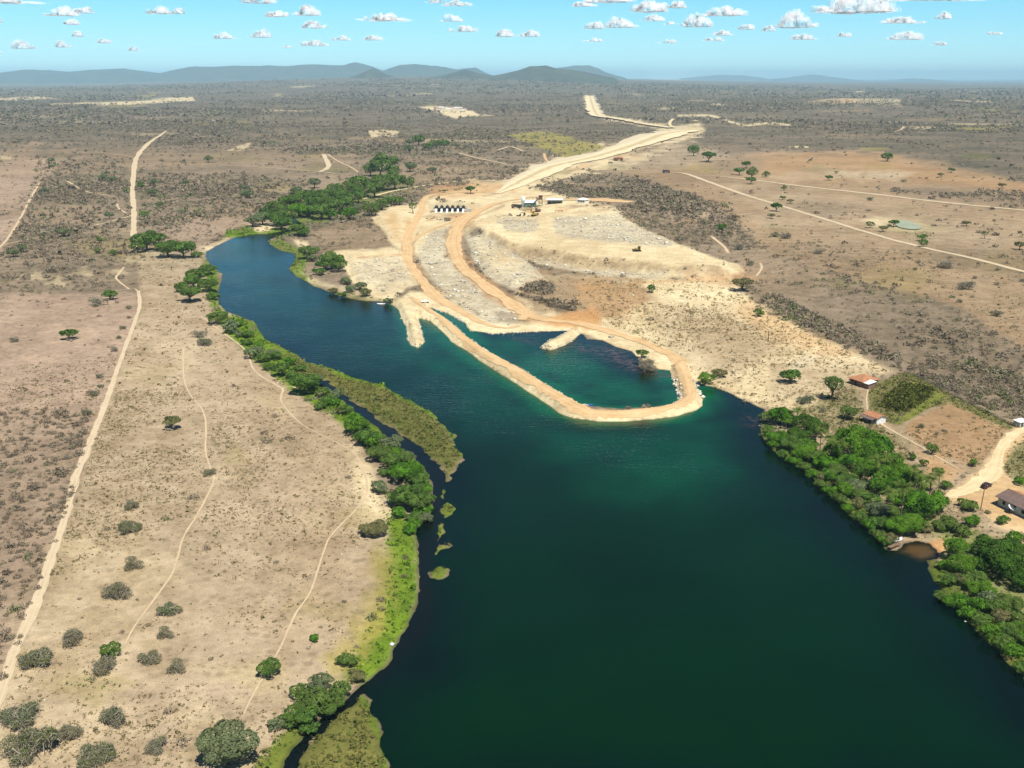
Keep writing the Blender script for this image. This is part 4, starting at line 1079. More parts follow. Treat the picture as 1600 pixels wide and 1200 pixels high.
grove([(613,254,28,'round'),(592,251,26,'round'),(594,262,44,'round'),(613,267,28,'round'),(579,265,30,'round'),(617,282,44,'round'),(598,284,44,'round'),(579,288,40,'round'),(585,295,44,'tree_green'),(559,289,40,'round'),(555,299,36,'round'),(540,297,36,'round'),(523,294,30,'round'),(529,307,44,'round'),(504,305,46,'round'),(499,315,54,'tree_green'),(476,305,42,'tree_green'),(454,312,46,'tree_green'),(467,326,42,'tree_bright'),(479,330,34,'tree_bright'),(488,321,44,'round'),(502,329,44,'tree_green'),(521,323,40,'tree_green'),(535,319,42,'round'),(545,334,32,'tree_bright'),(431,327,46,'round'),(432,339,46,'tree_green'),(446,339,38,'tree_green'),(419,331,34,'round'),(439,347,38,'tree_green'),(410,340,36,'blue'),(395,344,34,'blue'),(466,357,36,'tree_green'),(475,362,24,'tree_green'),(636,284,30,'round'),(560,306,34,'round'),(581,326,36,'round'),(597,320,26,'round'),(611,314,32,'tree_green'),(624,313,24,'tree_green'),(465,296,26,'blue'),(491,286,26,'blue'),(385,302,24,'blue'),(382,292,20,'blue'),(545,311,30,'blue'),(555,325,26,'blue'),(516,335,26,'tree_bright')],
      'green tree in the woods upstream where the river narrows', 'woods at the head of the river')
grove([(482,393,38,'tree_green'),(518,407,44,'tree_green'),(508,412,34,'tree_green'),(529,414,34,'round'),(498,424,26,'bush'),(488,403,22,'bush_blue'),(540,440,22,'bush_blue'),(548,452,24,'bush_blue'),(563,446,26,'blue'),(572,458,24,'bush_olive'),(520,452,20,'bush_olive'),(606,468,20,'bush_blue'),(535,458,20,'bush')],
      'green tree on the river bank below the grey-brown field', 'trees on the bank below the pale pad')
grove([(682,224,24,'round'),(669,228,22,'round'),(654,219,26,'tree_green'),(694,224,22,'round'),(640,222,18,'blue'),(640,232,20,'blue'),(714,227,12,'blue')],
      'green tree of the small far wood behind the works', 'far wood behind the works')
# right bank grove
grove([(1220,648,50,'tree_bright'),(1204,650,36,'tree_green'),(1232,657,38,'tree_bright')],
      'bright green tree at the upstream tip of the right bank grove', 'trees at the tip of the right bank grove')
grove([(1260,662,52,'mango_deep'),(1250,678,46,'mango_deep'),(1276,672,40,'mango_deep'),(1340,688,84,'mango'),(1326,680,48,'mango'),(1366,702,66,'mango'),(1350,706,60,'mango'),(1392,718,52,'mango'),(1330,722,46,'mango'),(1380,744,60,'mango'),(1402,736,48,'mango'),(1418,750,48,'mango'),(1372,760,40,'mango'),(1440,760,36,'mango'),(1446,790,76,'mango'),(1430,798,50,'mango_deep'),(1466,788,44,'mango'),(1345,740,40,'mango_deep')],
      'dense fruit tree with a glossy crown inside the right bank grove', 'dense crowns of the right bank grove')
grove([(1216,682,46,'bush_bright'),(1236,694,48,'bush'),(1256,706,50,'bush_bright'),(1276,714,42,'bush'),(1292,722,50,'bush_bright'),(1308,736,48,'bush'),(1322,750,48,'bush'),(1336,760,44,'bush_blue'),(1346,770,40,'bush'),(1360,782,44,'bush'),(1372,797,50,'bush_blue'),(1392,798,46,'bush'),(1376,815,40,'bush'),(1402,822,54,'bush_bright'),(1422,818,60,'bush_bright'),(1352,756,34,'bush_blue'),(1200,670,30,'bush'),(1312,716,40,'bush'),(1400,780,38,'bush_bright'),(1390,840,34,'bush_olive'),(1445,824,30,'bush_olive'),(1288,744,30,'bush_olive'),(1340,786,32,'bush_olive')],
      'light green bush between the water and the dense grove on the right bank', 'bushes along the right bank')
for i, (a_, b_, w_) in enumerate([(1246,640,22),(1284,672,24),(1294,680,24),(1318,696,26),(1299,690,24),(1412,770,44),(1374,722,32),(1428,732,30),(1408,716,22),(1385,712,22),(1456,750,32),(1470,738,26),(1388,764,30),(1436,742,26)]):
    plant(a_, b_, w_, 'palm', 'coconut palm rising among the dense crowns of the right bank grove', 'coconut palms of the right bank grove')
for q in [(1386,697,17,'bush_blue','dull round bush at the landward edge of the grove'),
          (1457,702,24,'round','green tree with a shadow on the footpath to the lower house'),
          (1425,713,18,'round_deep','dark round fruit tree, upper left of a pair beside the footpath'),
          (1444,723,19,'round_deep','dark round fruit tree, lower right of a pair beside the footpath'),
          (1466,736,22,'round_deep','dark round tree behind the palms nearest the sandy yard'),
          (1479,758,24,'bush','low dull bush at the tip of the sandy yard'),
          (1521,723,19,'round','small green tree at the edge of the dirt road and the brown field'),
          (1511,788,38,'bush','dark green bush on the sandy yard below the parked car'),
          (1543,799,15,'half','dry brown bush in front of the utility pole'),
          (1567,812,26,'bush','green bush below the white satellite dish'),
          (1594,752,24,'bush_bright','bright green bush behind the white-walled house'),
          (1440,666,16,'half','faint dry bush in the brown field by the crop'),
          (1477,672,12,'half','tiny dry bush in the middle of the brown field')]: plant(*q)
grove([(1498,858,50,'mango'),(1502,880,54,'mango'),(1550,858,80,'mango_deep'),(1567,880,76,'mango_deep'),(1588,862,60,'mango_deep'),(1592,904,56,'mango_deep'),(1530,880,44,'mango_deep'),(1620,890,70,'mango_deep')],
      'dense dark tree in the lower grove near the white-walled house', 'dense trees of the lower grove')
grove([(1533,918,54,'bush_bright'),(1514,908,44,'bush'),(1526,900,40,'bush'),(1545,938,44,'bush_blue'),(1575,944,50,'bush'),(1558,950,44,'bush'),(1594,966,44,'bush'),(1566,964,40,'bush_olive'),(1480,818,40,'bush'),(1503,827,40,'bush'),(1518,813,34,'bush_bright'),(1585,840,34,'bush_bright'),(1466,822,30,'bush'),(1612,1000,50,'bush'),(1500,905,30,'bush_olive')],
      'light green bush at the edge of the lower grove by the cove', 'bushes of the lower grove')
grove([(505,612,30,'bush'),(520,628,30,'bush_bright'),(540,640,32,'bush'),(553,652,34,'bush_bright'),(566,668,30,'bush'),(585,690,40,'bush_bright'),(600,700,34,'bush'),(615,704,34,'bush_bright'),(630,718,38,'bush'),(645,732,40,'bush_bright'),(655,745,38,'bush'),(663,762,34,'bush_bright'),(668,778,34,'bush'),(662,795,36,'bush_bright'),(648,806,36,'bush'),(622,800,34,'bush_bright'),(470,575,26,'bush'),(452,565,26,'bush_bright'),(430,556,26,'bush'),(405,540,24,'bush_bright'),(388,522,24,'bush'),(372,505,24,'bush_bright'),(488,600,28,'bush_bright'),(640,826,26,'bush_bright')],
      'low bright bush filling the bank belt between the pasture and the dark side channel', 'low bushes of the left bank belt')
grove([(1470,925,30,'bush'),(1486,935,34,'bush_bright'),(1500,935,40,'bush_bright'),(1515,955,40,'bush_bright'),(1535,965,44,'bush'),(1550,985,44,'bush_bright'),(1568,1000,44,'bush'),(1585,1015,44,'bush_bright'),(1600,1040,40,'bush'),(1530,945,40,'bush_bright'),(1580,985,46,'bush'),(1600,985,50,'bush_bright'),(1484,905,36,'bush'),(1476,880,30,'bush_bright')],
      'bright low bush on the water side of the lower right grove', 'low bushes of the lower right shore')
grove([(1208,692,24,'bush_bright'),(1224,706,26,'bush'),(1240,716,28,'bush_bright'),(1256,726,28,'bush'),(1270,738,28,'bush_bright'),(1284,752,28,'bush'),(1298,764,30,'bush_bright'),(1312,776,30,'bush'),(1326,790,30,'bush_bright'),(1342,804,32,'bush'),(1358,816,32,'bush_bright'),(1372,832,32,'bush'),(1384,842,30,'bush_bright'),(1320,764,40,'bush_bright'),(1300,742,40,'bush_bright'),(1262,694,40,'bush_bright'),(1300,706,44,'mango'),(1420,776,46,'mango'),(1400,760,46,'mango'),(1356,726,46,'mango'),(1310,690,36,'mango_deep')],
      'bright bush of the dense green belt hugging the right bank', 'belt bushes of the right bank')
# bushes of the left road verge and small mounds of the right pasture
grove([(179,546,20,'bare'),(202,480,14,'leafy'),(156,588,17,'half'),(146,613,24,'half'),(158,602,14,'leafy'),(135,644,22,'half'),(104,714,18,'bare'),(20,531,22,'bare'),(192,512,14,'half'),(186,527,14,'half'),(200,495,12,'half'),(124,680,18,'bare'),(112,698,16,'half')],
      'small dry shrub on the left verge of the pale dirt road', 'dry shrubs along the dirt road')
grove([(1485,402,12,'bare'),(1434,409,14,'bare'),(1559,420,14,'bare'),(1522,433,14,'bare'),(1557,443,13,'bare'),(1597,438,16,'bare'),(1437,396,9,'bare'),(1348,408,10,'half'),(1430,420,12,'half'),(1393,467,12,'half'),(1500,470,13,'half')],
      'low dark thorny mound in the open pasture at right', 'low mounds of the right pasture')
grove([(20,395,22,'blue'),(155,375,16,'round'),(152,392,14,'round'),(177,395,14,'round'),(225,337,20,'round'),(240,300,22,'blue'),(290,285,18,'blue'),(325,248,18,'blue'),(100,362,24,'blue'),(170,336,20,'blue'),(240,285,18,'blue'),(175,280,20,'blue'),(160,277,18,'blue'),(70,298,16,'blue'),(80,250,16,'blue'),(36,388,20,'blue'),(250,320,16,'blue'),(285,330,16,'blue'),(220,290,16,'round'),(196,296,14,'blue')],
      'dull green tree rising from the grey scrub at upper left', 'green trees in the upper left scrub')
# ------------------------------------------------------------------ uncountable cover: scrub, tufts, reeds, stones
EX = np.zeros(len(gx), bool)
def gidx(px, py):
    i = np.clip(np.searchsorted(vs, py), 0, nr - 1); j = np.clip(np.searchsorted(us, px), 0, nc - 1)
    return i * nc + j
for o in [o for o in COL.objects if o.get('kind') == 'structure' and o.name.split('.')[0] in ('dirt_road', 'footpath', 'canal_cut', 'pond')]:
    me = o.data; co = np.empty(len(me.vertices) * 3); me.vertices.foreach_get('co', co); co = co.reshape(-1, 3)
    if o.name.startswith('pond'): c = co
    else:
        e = co.reshape(-1, 6, 3)
        c = np.concatenate([e[:, k] * (1 - t) + e[:, (k + 1) % 6] * t for k in range(5) for t in (0, .33, .66)] + [e[:, 5]])
        c = np.concatenate([c[:-1], (c[:-1] + c[1:]) / 2])
    px, py = topix(c[:, 0], c[:, 1], 0.0)
    ok = (px > -80) & (px < 1680) & (py > 126) & (py < 1300)
    k = gidx(px[ok], py[ok])
    for dk in (0, -1, 1, nc, -nc): EX[np.clip(k + dk, 0, len(EX) - 1)] = True
def candidates(r0, r1, n, spread=.56):
    r = np.sqrt(rng.uniform(r0 ** 2, r1 ** 2, n)); a_ = rng.uniform(-spread, spread, n)
    x, y = r * np.sin(a_), r * np.cos(a_)
    px, py = topix(x, y, 0.0)
    k = gidx(px, py)
    ok = (py > 126) & (py < 1290) & ~EX[k]
    return x[ok], y[ok], px[ok], py[ok], k[ok]
def clumps(x, y, z, rad, hgt, K, tri, tint, name, flat=False, up=.0):
    """K little faces per clump spread through a low dome; tint per clump"""
    n = len(x)
    d = rng.normal(size=(n, K, 3)); d[..., 2] = np.abs(d[..., 2]); d /= np.linalg.norm(d, axis=2, keepdims=True)
    q = rng.uniform(.45, 1.05, (n, K, 1))
    C = d * q * np.stack([rad, rad, hgt], -1)[:, None, :] + np.stack([x, y, z], -1)[:, None, :]
    Nn = d + rng.normal(0, .6, d.shape); Nn /= np.linalg.norm(Nn, axis=2, keepdims=True)
    T = np.cross(Nn, rng.normal(size=Nn.shape)); T /= np.linalg.norm(T, axis=2, keepdims=True) + 1e-9
    B = np.cross(Nn, T)
    s = (tri * rng.uniform(.6, 1.4, (n, K)) * rad[:, None])[..., None]
    V = np.stack([C - T * s * .6 - B * s * .35, C + T * s * .6 - B * s * .35, C + B * s * .75], 2).reshape(-1, 3)
    V[:, 2] = np.maximum(V[:, 2], np.repeat(z - .05, K * 3))
    tt = np.clip(np.repeat(tint, K) + rng.normal(0, .12, n * K), 0, 1)
    return V, np.repeat(tt, 3)
def build_stuff(name, chunks, mat, label):
    V = np.vstack([c[0] for c in chunks]); T = np.concatenate([c[1] for c in chunks])
    me = mesh_np(name, V, np.arange(len(V)).reshape(-1, 3), [mat], {'tint': T})
    return tag(link(name, me), label, name.replace('_', ' '), kind='stuff')
def cover_material(nm, stops, trans=.15):
    t = NT(nm, .9)
    r_ = t.n('ShaderNodeValToRGB'); t.l(t.attr('tint').outputs['Fac'], r_.inputs[0])
    el = r_.color_ramp.elements
    while len(el) < len(stops): el.new(.5)
    for e_, (p, c) in zip(el, stops): e_.position = p; e_.color = tuple(c) + (1,)
    t.color(r_.outputs[0])
    if trans:
        tr = t.n('ShaderNodeBsdfTranslucent'); t.l(r_.outputs[0], tr.inputs['Color'])
        mx = t.n('ShaderNodeMixShader'); mx.inputs[0].default_value = trans
        t.l(t.b.outputs[0], mx.inputs[1]); t.l(tr.outputs[0], mx.inputs[2]); t.l(mx.outputs[0], t.t.nodes['Material Output'].inputs['Surface'])
    return t.m
SCRUB = cover_material('dry_scrub', [(0, (.148,.117,.08)), (.35, (.228,.182,.127)), (.62, (.29,.238,.168)), (.76, (.23,.205,.12)), (.9, (.155,.175,.07)), (1, (.10,.155,.045))])
def scrub_tint(x, y, green=0.0):
    g = fbm(x, y, 90, 3, 88) - .5
    t = rng.uniform(.05, .70, len(x)) + np.where(rng.random(len(x)) < .16 + g * 1.1 + green, .33, 0)
    return np.clip(t, 0, 1)
dens = {GREY: .040, FAR: .017, PINK: .007, BROWN: .0042, TAN: .0007, CREAM: .0, ORANGE: .001, YELLOW: .003, MARSH: .006, GRASS: .006}
D = sum(M[c] * dens.get(c, 0) for c in range(NCL))
Dn = fbm(gx, gy, 55, 3, 61)
D = D * np.clip((Dn - .32) * 3.4, .1, 1.9) * ((gz > WL + .5) | (gy > 1250))
Dm = fbm(gx, gy, 520, 4, 63)
D = np.where(gy > 800, D * np.clip((Dm - .40) * 6, .12, 1.5), D)
ch = []
for (r0, r1, size, K, tri, mul) in [(150, 480, 1.05, 70, .24, 1.3), (480, 900, 1.3, 30, .34, 1.2), (900, 1600, 1.75, 14, .55, 1.0), (1600, 3000, 2.1, 9, .75, .75), (3000, 6500, 3.4, 6, .95, .27), (6500, 13000, 6.5, 5, 1.0, .035)]:
    area = .56 * (r1 ** 2 - r0 ** 2); dm = .08
    n = int(area * dm * mul)
    x, y, px, py, k = candidates(r0, r1, n)
    keep = rng.random(len(x)) < D[k] / dm
    x, y, k = x[keep], y[keep], k[keep]
    rad = size * rng.lognormal(0, .38, len(x)); rad = np.clip(rad, .4, size * 2.4)
    pk = M[PINK][k] + M[TAN][k] * .3; rad *= 1 - .42 * pk
    z = ground_z(x, y)
    ch.append(clumps(x, y, z, rad, rad * rng.uniform(.7, 1.15, len(x)), K, tri, scrub_tint(x, y), 'scrub'))
    print('scrub', r0, len(x))
# thickets the photograph shows as dark bands
def thicket(poly, n, size, green=0.0, tadd=0.0):
    P = WP(poly); lo, hi = P.min(0), P.max(0)
    x = rng.uniform(lo[0], hi[0], n * 6); y = rng.uniform(lo[1], hi[1], n * 6)
    ins = sdist(x, y, P) > 0; x, y = x[ins][:n], y[ins][:n]
    rad = size * rng.lognormal(0, .35, len(x)); z = ground_z(x, y)
    far = np.hypot(x, y).mean()
    K, tri = (80, .24) if far < 480 else (30, .38) if far < 900 else (12, .6)
    ch.append(clumps(x, y, z, rad, rad * 1.0, K, tri, np.clip(scrub_tint(x, y, green) + tadd, 0, 1), 'scrub'))
thicket([(1180,470),(1270,518),(1330,546),(1400,578),(1410,560),(1340,520),(1270,488),(1210,460)], 330, 1.5, .1, .06)
thicket([(1400,578),(1440,590),(1520,628),(1600,662),(1640,660),(1640,600),(1540,570),(1440,555)], 420, 1.35, .2, .08)
thicket([(945,285),(1000,278),(1060,300),(1130,330),(1160,350),(1140,372),(1090,355),(1030,335),(960,318)], 800, 1.8, .08, -.05)
thicket([(808,452),(840,438),(868,448),(864,460),(840,462)], 90, 1.6, -.2, -.1)
thicket([(800,458),(850,468),(905,476),(900,486),(862,480)], 60, 1.5, -.2, -.15)
thicket([(640,290),(720,282),(720,286),(650,296)], 60, 1.6, 0, -.2)
thicket([(0,640),(140,640),(120,760),(90,850),(45,960),(0,1090),(-60,1090),(-60,640)], 620, .85, -.15, -.05)
thicket([(60,250),(200,262),(205,330),(200,400),(60,440),(-40,440),(20,380)], 800, 1.9, .12)
thicket([(225,270),(420,275),(430,330),(300,350),(225,370)], 800, 2.0, .12)
thicket([(1186,645),(1200,690),(1250,722),(1230,690)], 40, 1.2, .5, .2)
build_stuff('scrub', ch, SCRUB, 'grey leafless thorn scrub covering the dry plain')
# grass
def patch_tufts(poly, n, size, lo, hi):
    P = WP(poly); l_, h_ = P.min(0), P.max(0)
    x = rng.uniform(l_[0], h_[0], n * 4); y = rng.uniform(l_[1], h_[1], n * 4)
    k = (sdist(x, y, P) > 0) & (fbm(x, y, 26, 3, 71) > rng.uniform(.3, .6, len(x))); x, y = x[k][:n], y[k][:n]
    rad = size * rng.lognormal(0, .4, len(x))
    return clumps(x, y, ground_z(x, y), rad, rad * .8, 7, .6, rng.uniform(lo, hi, len(x)), 'p')
GR = cover_material('dry_grass', [(0, (.11,.098,.045)), (.4, (.24,.20,.09)), (.75, (.36,.28,.155)), (1, (.19,.20,.06))])
def tufts(cls, r0, r1, dmax, size, hfac, K, tri, dn=None, lo=0.0, hi=1.0, noise=True):
    n = int(.56 * (r1 ** 2 - r0 ** 2) * dmax)
    x, y, px, py, k = candidates(r0, r1, n)
    wgt = sum(M[c][k] for c in cls) * ((gz[k] > WL + .1) | (r0 > 1200))
    if noise: wgt = wgt * np.clip((fbm(x, y, 24, 3, 66) - .3) * 3, .08, 1.5)
    kp = rng.random(len(x)) < wgt
    x, y = x[kp], y[kp]
    rad = size * rng.lognormal(0, .4, len(x)); z = ground_z(x, y)
    print('tufts', cls, len(x))
    return clumps(x, y, z, rad, rad * hfac, K, tri, np.clip(rng.uniform(lo, hi, len(x)), 0, 1), 't')
build_stuff('dry_grass', [patch_tufts([(905,438),(1140,440),(1180,470),(1340,552),(1400,580),(1300,602),(1200,640),(1100,600),(1050,555),(950,505)], 3600, .5, .25, .8), patch_tufts([(1414,676),(1482,627),(1575,670),(1549,705),(1526,729),(1465,712)], 500, .4, 0, .5), patch_tufts([(1195,640),(1320,605),(1356,640),(1400,690),(1440,720),(1300,690)], 900, .5, .2, 1), tufts([TAN], 150, 420, .95, .34, .8, 6, .6, hi=.75), tufts([TAN, BROWN], 420, 800, .09, .5, .7, 5, .8, hi=.8), tufts([PINK], 160, 480, .32, .40, .8, 7, .6, lo=0, hi=.5)], GR, 'dry grass tussocks dotting the tan pasture')
GG = cover_material('bank_grass', [(0, (.045,.085,.012)), (.5, (.12,.21,.016)), (1, (.205,.31,.025))], .25)
build_stuff('bank_grass', [tufts([GRASS], 150, 420, .75, .42, .8, 7, .6, noise=False), tufts([GRASS], 420, 1100, .16, .7, .8, 6, .7, noise=False), tufts([YELLOW], 150, 420, .2, .4, .7, 6, .6, lo=.4)], GG, 'lush green grass along the wet river bank')
RD = cover_material('marsh_reed', [(0, (.055,.065,.016)), (.35, (.13,.135,.035)), (.65, (.21,.18,.06)), (1, (.11,.18,.022))], .2)
build_stuff('marsh_reeds', [tufts([MARSH], 150, 460, 1.3, .48, .9, 7, .55, noise=False), tufts([MARSH], 460, 900, .2, .6, .9, 6, .65, noise=False)], RD, 'olive reed bed of the marsh in the river')
# stones
ST = NT('stone', .9); ST.color(ST.mix(ST.attr('tint').outputs['Fac'], (.26,.235,.18,1), (.72,.67,.54,1))); ST = ST.m
ICO = np.array([(0,0,1),(.9,0,.2),(.28,.85,.3),(-.72,.53,.15),(-.72,-.53,.3),(.28,-.85,.15),(0,0,-.4)])
ICF = np.array([(0,1,2),(0,2,3),(0,3,4),(0,4,5),(0,5,1),(6,2,1),(6,3,2),(6,4,3),(6,5,4),(6,1,5)])
def stones(x, y, z, s):
    n = len(x)
    J = ICO[None] * rng.uniform(.6, 1.3, (n, 7, 1)) * (s[:, None, None]) * np.array([1, 1, .75])
    a_ = rng.uniform(0, 6.28, n); ca, sa = np.cos(a_)[:, None], np.sin(a_)[:, None]
    V = np.stack([J[..., 0] * ca - J[..., 1] * sa + x[:, None], J[..., 0] * sa + J[..., 1] * ca + y[:, None], J[..., 2] + z[:, None]], -1)
    return V.reshape(-1, 3), (ICF[None] + 7 * np.arange(n)[:, None, None]).reshape(-1, 3), np.repeat(np.clip(rng.normal(.6, .3, n), 0, 1), 7)
def stone_field(name, sets, label):
    V, Fs, T = [], [], []; o = 0
    for s_ in sets:
        v, f, t = stones(*s_); V.append(v); Fs.append(f + o); T.append(t); o += len(v)
    me = mesh_np(name, np.vstack(V), np.vstack(Fs), [ST], {'tint': np.concatenate(T)})
    tag(link(name, me), label, 'stones', kind='stuff')
def rub(r0, r1, dmax, cls, size):
    n = int(.56 * (r1 ** 2 - r0 ** 2) * dmax)
    x, y, px, py, k = candidates(r0, r1, n)
    kp = rng.random(len(x)) < sum(M[c][k] * w_ for c, w_ in cls) * (gz[k] > WL + .4); x, y = x[kp], y[kp]
    print('stones', len(x))
    return x, y, ground_z(x, y), size * rng.lognormal(0, .5, len(x))
stone_field('rubble', [rub(480, 1000, .12, [(RUBBLE, 1), (CREAM, .05)], .52), rub(160, 520, .006, [(TAN, .5), (CREAM, .5)], .2)], 'broken grey white rubble dumped around the works')
def along(px, n, spread, size, z=None, off=0.0):
    P = smooth_line(WP(px, WL), 12); i = rng.integers(0, len(P) - 1, n); t = rng.random((n, 1))
    q = P[i] * (1 - t) + P[i + 1] * t + rng.normal(0, spread, (n, 2))
    zz = ground_z(q[:, 0], q[:, 1]); ok = zz > WL - .15; q = q[ok]; zz = zz[ok]; n = len(q)
    return q[:, 0], q[:, 1], zz, size * rng.lognormal(0, .45, n)
stone_field('riprap', [along([(662,478),(679,486),(705,503),(731,526),(765,550),(795,567),(819,578),(860,604),(888,620),(914,636.5),(931,640),(972,643),(1010,641),(1040,637),(1061,626)], 900, .7, .36),
                       along([(1061,626),(1059,615),(1055,604),(1049,589)], 220, 1.2, .4),
                       along([(675,482),(705,493),(722,502),(735,517),(769,522),(810,520),(859,518)], 420, .9, .4),
                       along([(846,543),(862,546),(880,540),(898,529)], 130, 1.2, .36), along([(850,540),(872,530),(895,519)], 80, 1.2, .36),
                       along([(621,482),(634,510),(637,532),(651,542),(663,534),(657,510)], 260, 1.2, .36),
                       along([(1083,596),(1090,607),(1098,622)], 60, .7, .6)], 'white rocks lining the inner edges of the dike and jetties')
# crop plot
P = WP([(1406,600),(1431,600),(1462,609),(1448,624),(1418,644),(1397,643),(1370,634),(1386,616)])
n = 2600; lo, hi = P.min(0), P.max(0)
x = rng.uniform(lo[0], hi[0], n); y = rng.uniform(lo[1], hi[1], n); k = sdist(x, y, P) > 0; x, y = x[k], y[k]
rad = .6 * rng.lognormal(0, .3, len(x))
CR = cover_material('crop_leaf', [(0, (.03,.035,.009)), (.5, (.095,.11,.02)), (1, (.20,.215,.035))], .2)
build_stuff('crop', [clumps(x, y, ground_z(x, y), rad, rad * 1.6, 9, .6, rng.uniform(0, 1, len(x)) ** 1.5, 'c')], CR, 'dark olive crop plot inside the fenced garden')
# ------------------------------------------------------------------ buildings, machines and small things
class MB:
    def __init__(s): s.V = []; s.F = []
    def add(s, V, Fs):
        o = len(s.V); s.V += [tuple(v) for v in V]; s.F += [tuple(i + o for i in f) for f in Fs]; return s
    def box(s, c, d, rz=0.0, ry=0.0):
        cx, cy, cz = c; hx, hy, hz = d[0] / 2, d[1] / 2, d[2] / 2
        out = []
        for z in (-hz, hz):
            for y in (-hy, hy):
                for x in (-hx, hx):
                    X, Z = x * math.cos(ry) + z * math.sin(ry), -x * math.sin(ry) + z * math.cos(ry)
                    out.append((cx + X * math.cos(rz) - y * math.sin(rz), cy + X * math.sin(rz) + y * math.cos(rz), cz + Z))
        return s.add(out, [(0,2,3,1),(4,5,7,6),(0,1,5,4),(2,6,7,3),(0,4,6,2),(1,3,7,5)])
    def prism(s, poly, y0, y1):
        """outline in x,z pushed along y"""
        n = len(poly)
        V = [(p[0], y0, p[1]) for p in poly] + [(p[0], y1, p[1]) for p in poly]
        return s.add(V, [tuple(range(n)), tuple(range(2 * n - 1, n - 1, -1))] + [(i, i + n, (i + 1) % n + n, (i + 1) % n) for i in range(n)])
    def prismx(s, poly, x0, x1):
        n = len(poly)
        V = [(x0, p[0], p[1]) for p in poly] + [(x1, p[0], p[1]) for p in poly]
        return s.add(V, [tuple(range(n)), tuple(range(2 * n - 1, n - 1, -1))] + [(i, i + n, (i + 1) % n + n, (i + 1) % n) for i in range(n)])
    def tube(s, P, rad, k=8):
        if np.isscalar(rad): rad = [rad] * len(P)
        V, Fq = tube(P, rad, k); n = len(V)
        return s.add(V, [tuple(f) for f in Fq] + [tuple(range(k))[::-1], tuple(range(n - k, n))])
    def lathe(s, prof, c=(0, 0, 0), k=20, axis='z'):
        V = []; 
        for r_, h in prof:
            for j in range(k):
                t = 2 * math.pi * j / k; a_, b_ = r_ * math.cos(t), r_ * math.sin(t)
                V.append((c[0] + a_, c[1] + b_, c[2] + h) if axis == 'z' else (c[0] + a_, c[1] + h, c[2] + b_))
        return s.add(V, [(i * k + j, i * k + (j + 1) % k, (i + 1) * k + (j + 1) % k, (i + 1) * k + j) for i in range(len(prof) - 1) for j in range(k)])
    def build(s, name, mat, parent=None, bevel=0.0, smooth=False):
        import bmesh
        me = bpy.data.meshes.new(name); me.from_pydata(s.V, [], s.F)
        bm = bmesh.new(); bm.from_mesh(me); bmesh.ops.recalc_face_normals(bm, faces=bm.faces)
        if bevel: bmesh.ops.bevel(bm, geom=bm.edges[:], offset=bevel, segments=1, affect='EDGES', clamp_overlap=True)
        bm.to_mesh(me); bm.free(); me.materials.append(mat)
        if smooth: me.polygons.foreach_set('use_smooth', [True] * len(me.polygons))
        return link(name, me, parent)
def tile_mat(nm, c1, c2, c3):
    t = NT(nm, .85); o = t.obj()
    wv_ = t.n('ShaderNodeTexWave', wave_type='BANDS', bands_direction='X'); wv_.inputs['Scale'].default_value = 1.6; t.l(o, wv_.inputs[0])
    f = t.noise(.8, 4, .65, o); f2 = t.noise(3.5, 2, .6, o)
    c = t.mix(t.map(f, .4, .62), c1, c2); c = t.mix(t.map(f2, .5, .7), c, c3)
    c = t.mix(t.math('MULTIPLY', t.map(wv_.outputs['Fac'], .0, .35, 1, 0), .4), c, c3)
    t.color(c); t.bump(wv_.outputs['Fac'], .6, .08)
    return t.m
TM = {'tile': tile_mat('clay_tile', (.50,.24,.12,1), (.40,.19,.10,1), (.25,.12,.07,1)),
      'oldtile': tile_mat('weathered_tile', (.22,.15,.125,1), (.17,.12,.105,1), (.10,.07,.06,1)),
      'white': simple_mat('white_plaster', (.74,.74,.72,1), .85, .05, .7), 'pale': simple_mat('pale_blue_plaster', (.34,.43,.45,1), .85, .06, .6),
      'clay': simple_mat('shaded_clay_wall', (.26,.16,.11,1), .9, .15, .8), 'dark': simple_mat('dark_opening', (.02,.018,.016,1), .6, .1, 1),  # clay: brown wall kept dark, with the veranda's shade put into its colour
      'wood': simple_mat('old_wood', (.22,.15,.09,1), .85, .2, 3), 'stick': simple_mat('dry_sticks', (.46,.39,.28,1), .9, .2, 1.5),
      'sheet': simple_mat('white_sheet_metal', (.80,.80,.77,1), .45, .04, .5), 'grey': simple_mat('grey_concrete', (.42,.42,.39,1), .85, .12, .6),
      'steel': simple_mat('dark_steel', (.06,.065,.07,1), .5, .15, 1.5, .3), 'yellow': simple_mat('machine_paint', (.42,.28,.06,1), .5, .2, 1.2),
      'rust': simple_mat('rust_brown', (.26,.11,.06,1), .8, .25, 1.0), 'maroon': simple_mat('maroon_paint', (.045,.008,.014,1), .22, .1, .6, 0, .6),
      'glass': simple_mat('car_glass', (.012,.014,.018,1), .06, .1, .5, 0, .8), 'tyre': simple_mat('tyre_rubber', (.018,.018,.018,1), .9, .1, 3),
      'chrome': simple_mat('bright_metal', (.8,.8,.8,1), .15, .02, 1, .9), 'lamp': simple_mat('lamp_lens', (.7,.68,.6,1), .1, .02, 1), 'blue': simple_mat('blue_plastic', (.03,.09,.36,1), .5, .15, 1),
      'green': simple_mat('green_panel', (.13,.24,.17,1), .6, .15, .6), 'red': simple_mat('dull_red', (.28,.05,.035,1), .6, .15, 1), 'orangewood': simple_mat('raw_timber', (.45,.25,.10,1), .85, .2, 2)}
def frame(A, B, z=0.0):
    a_, b_ = P3(*A, z), P3(*B, z); d = b_ - a_
    return a_, d.length, math.atan2(d.y, d.x)
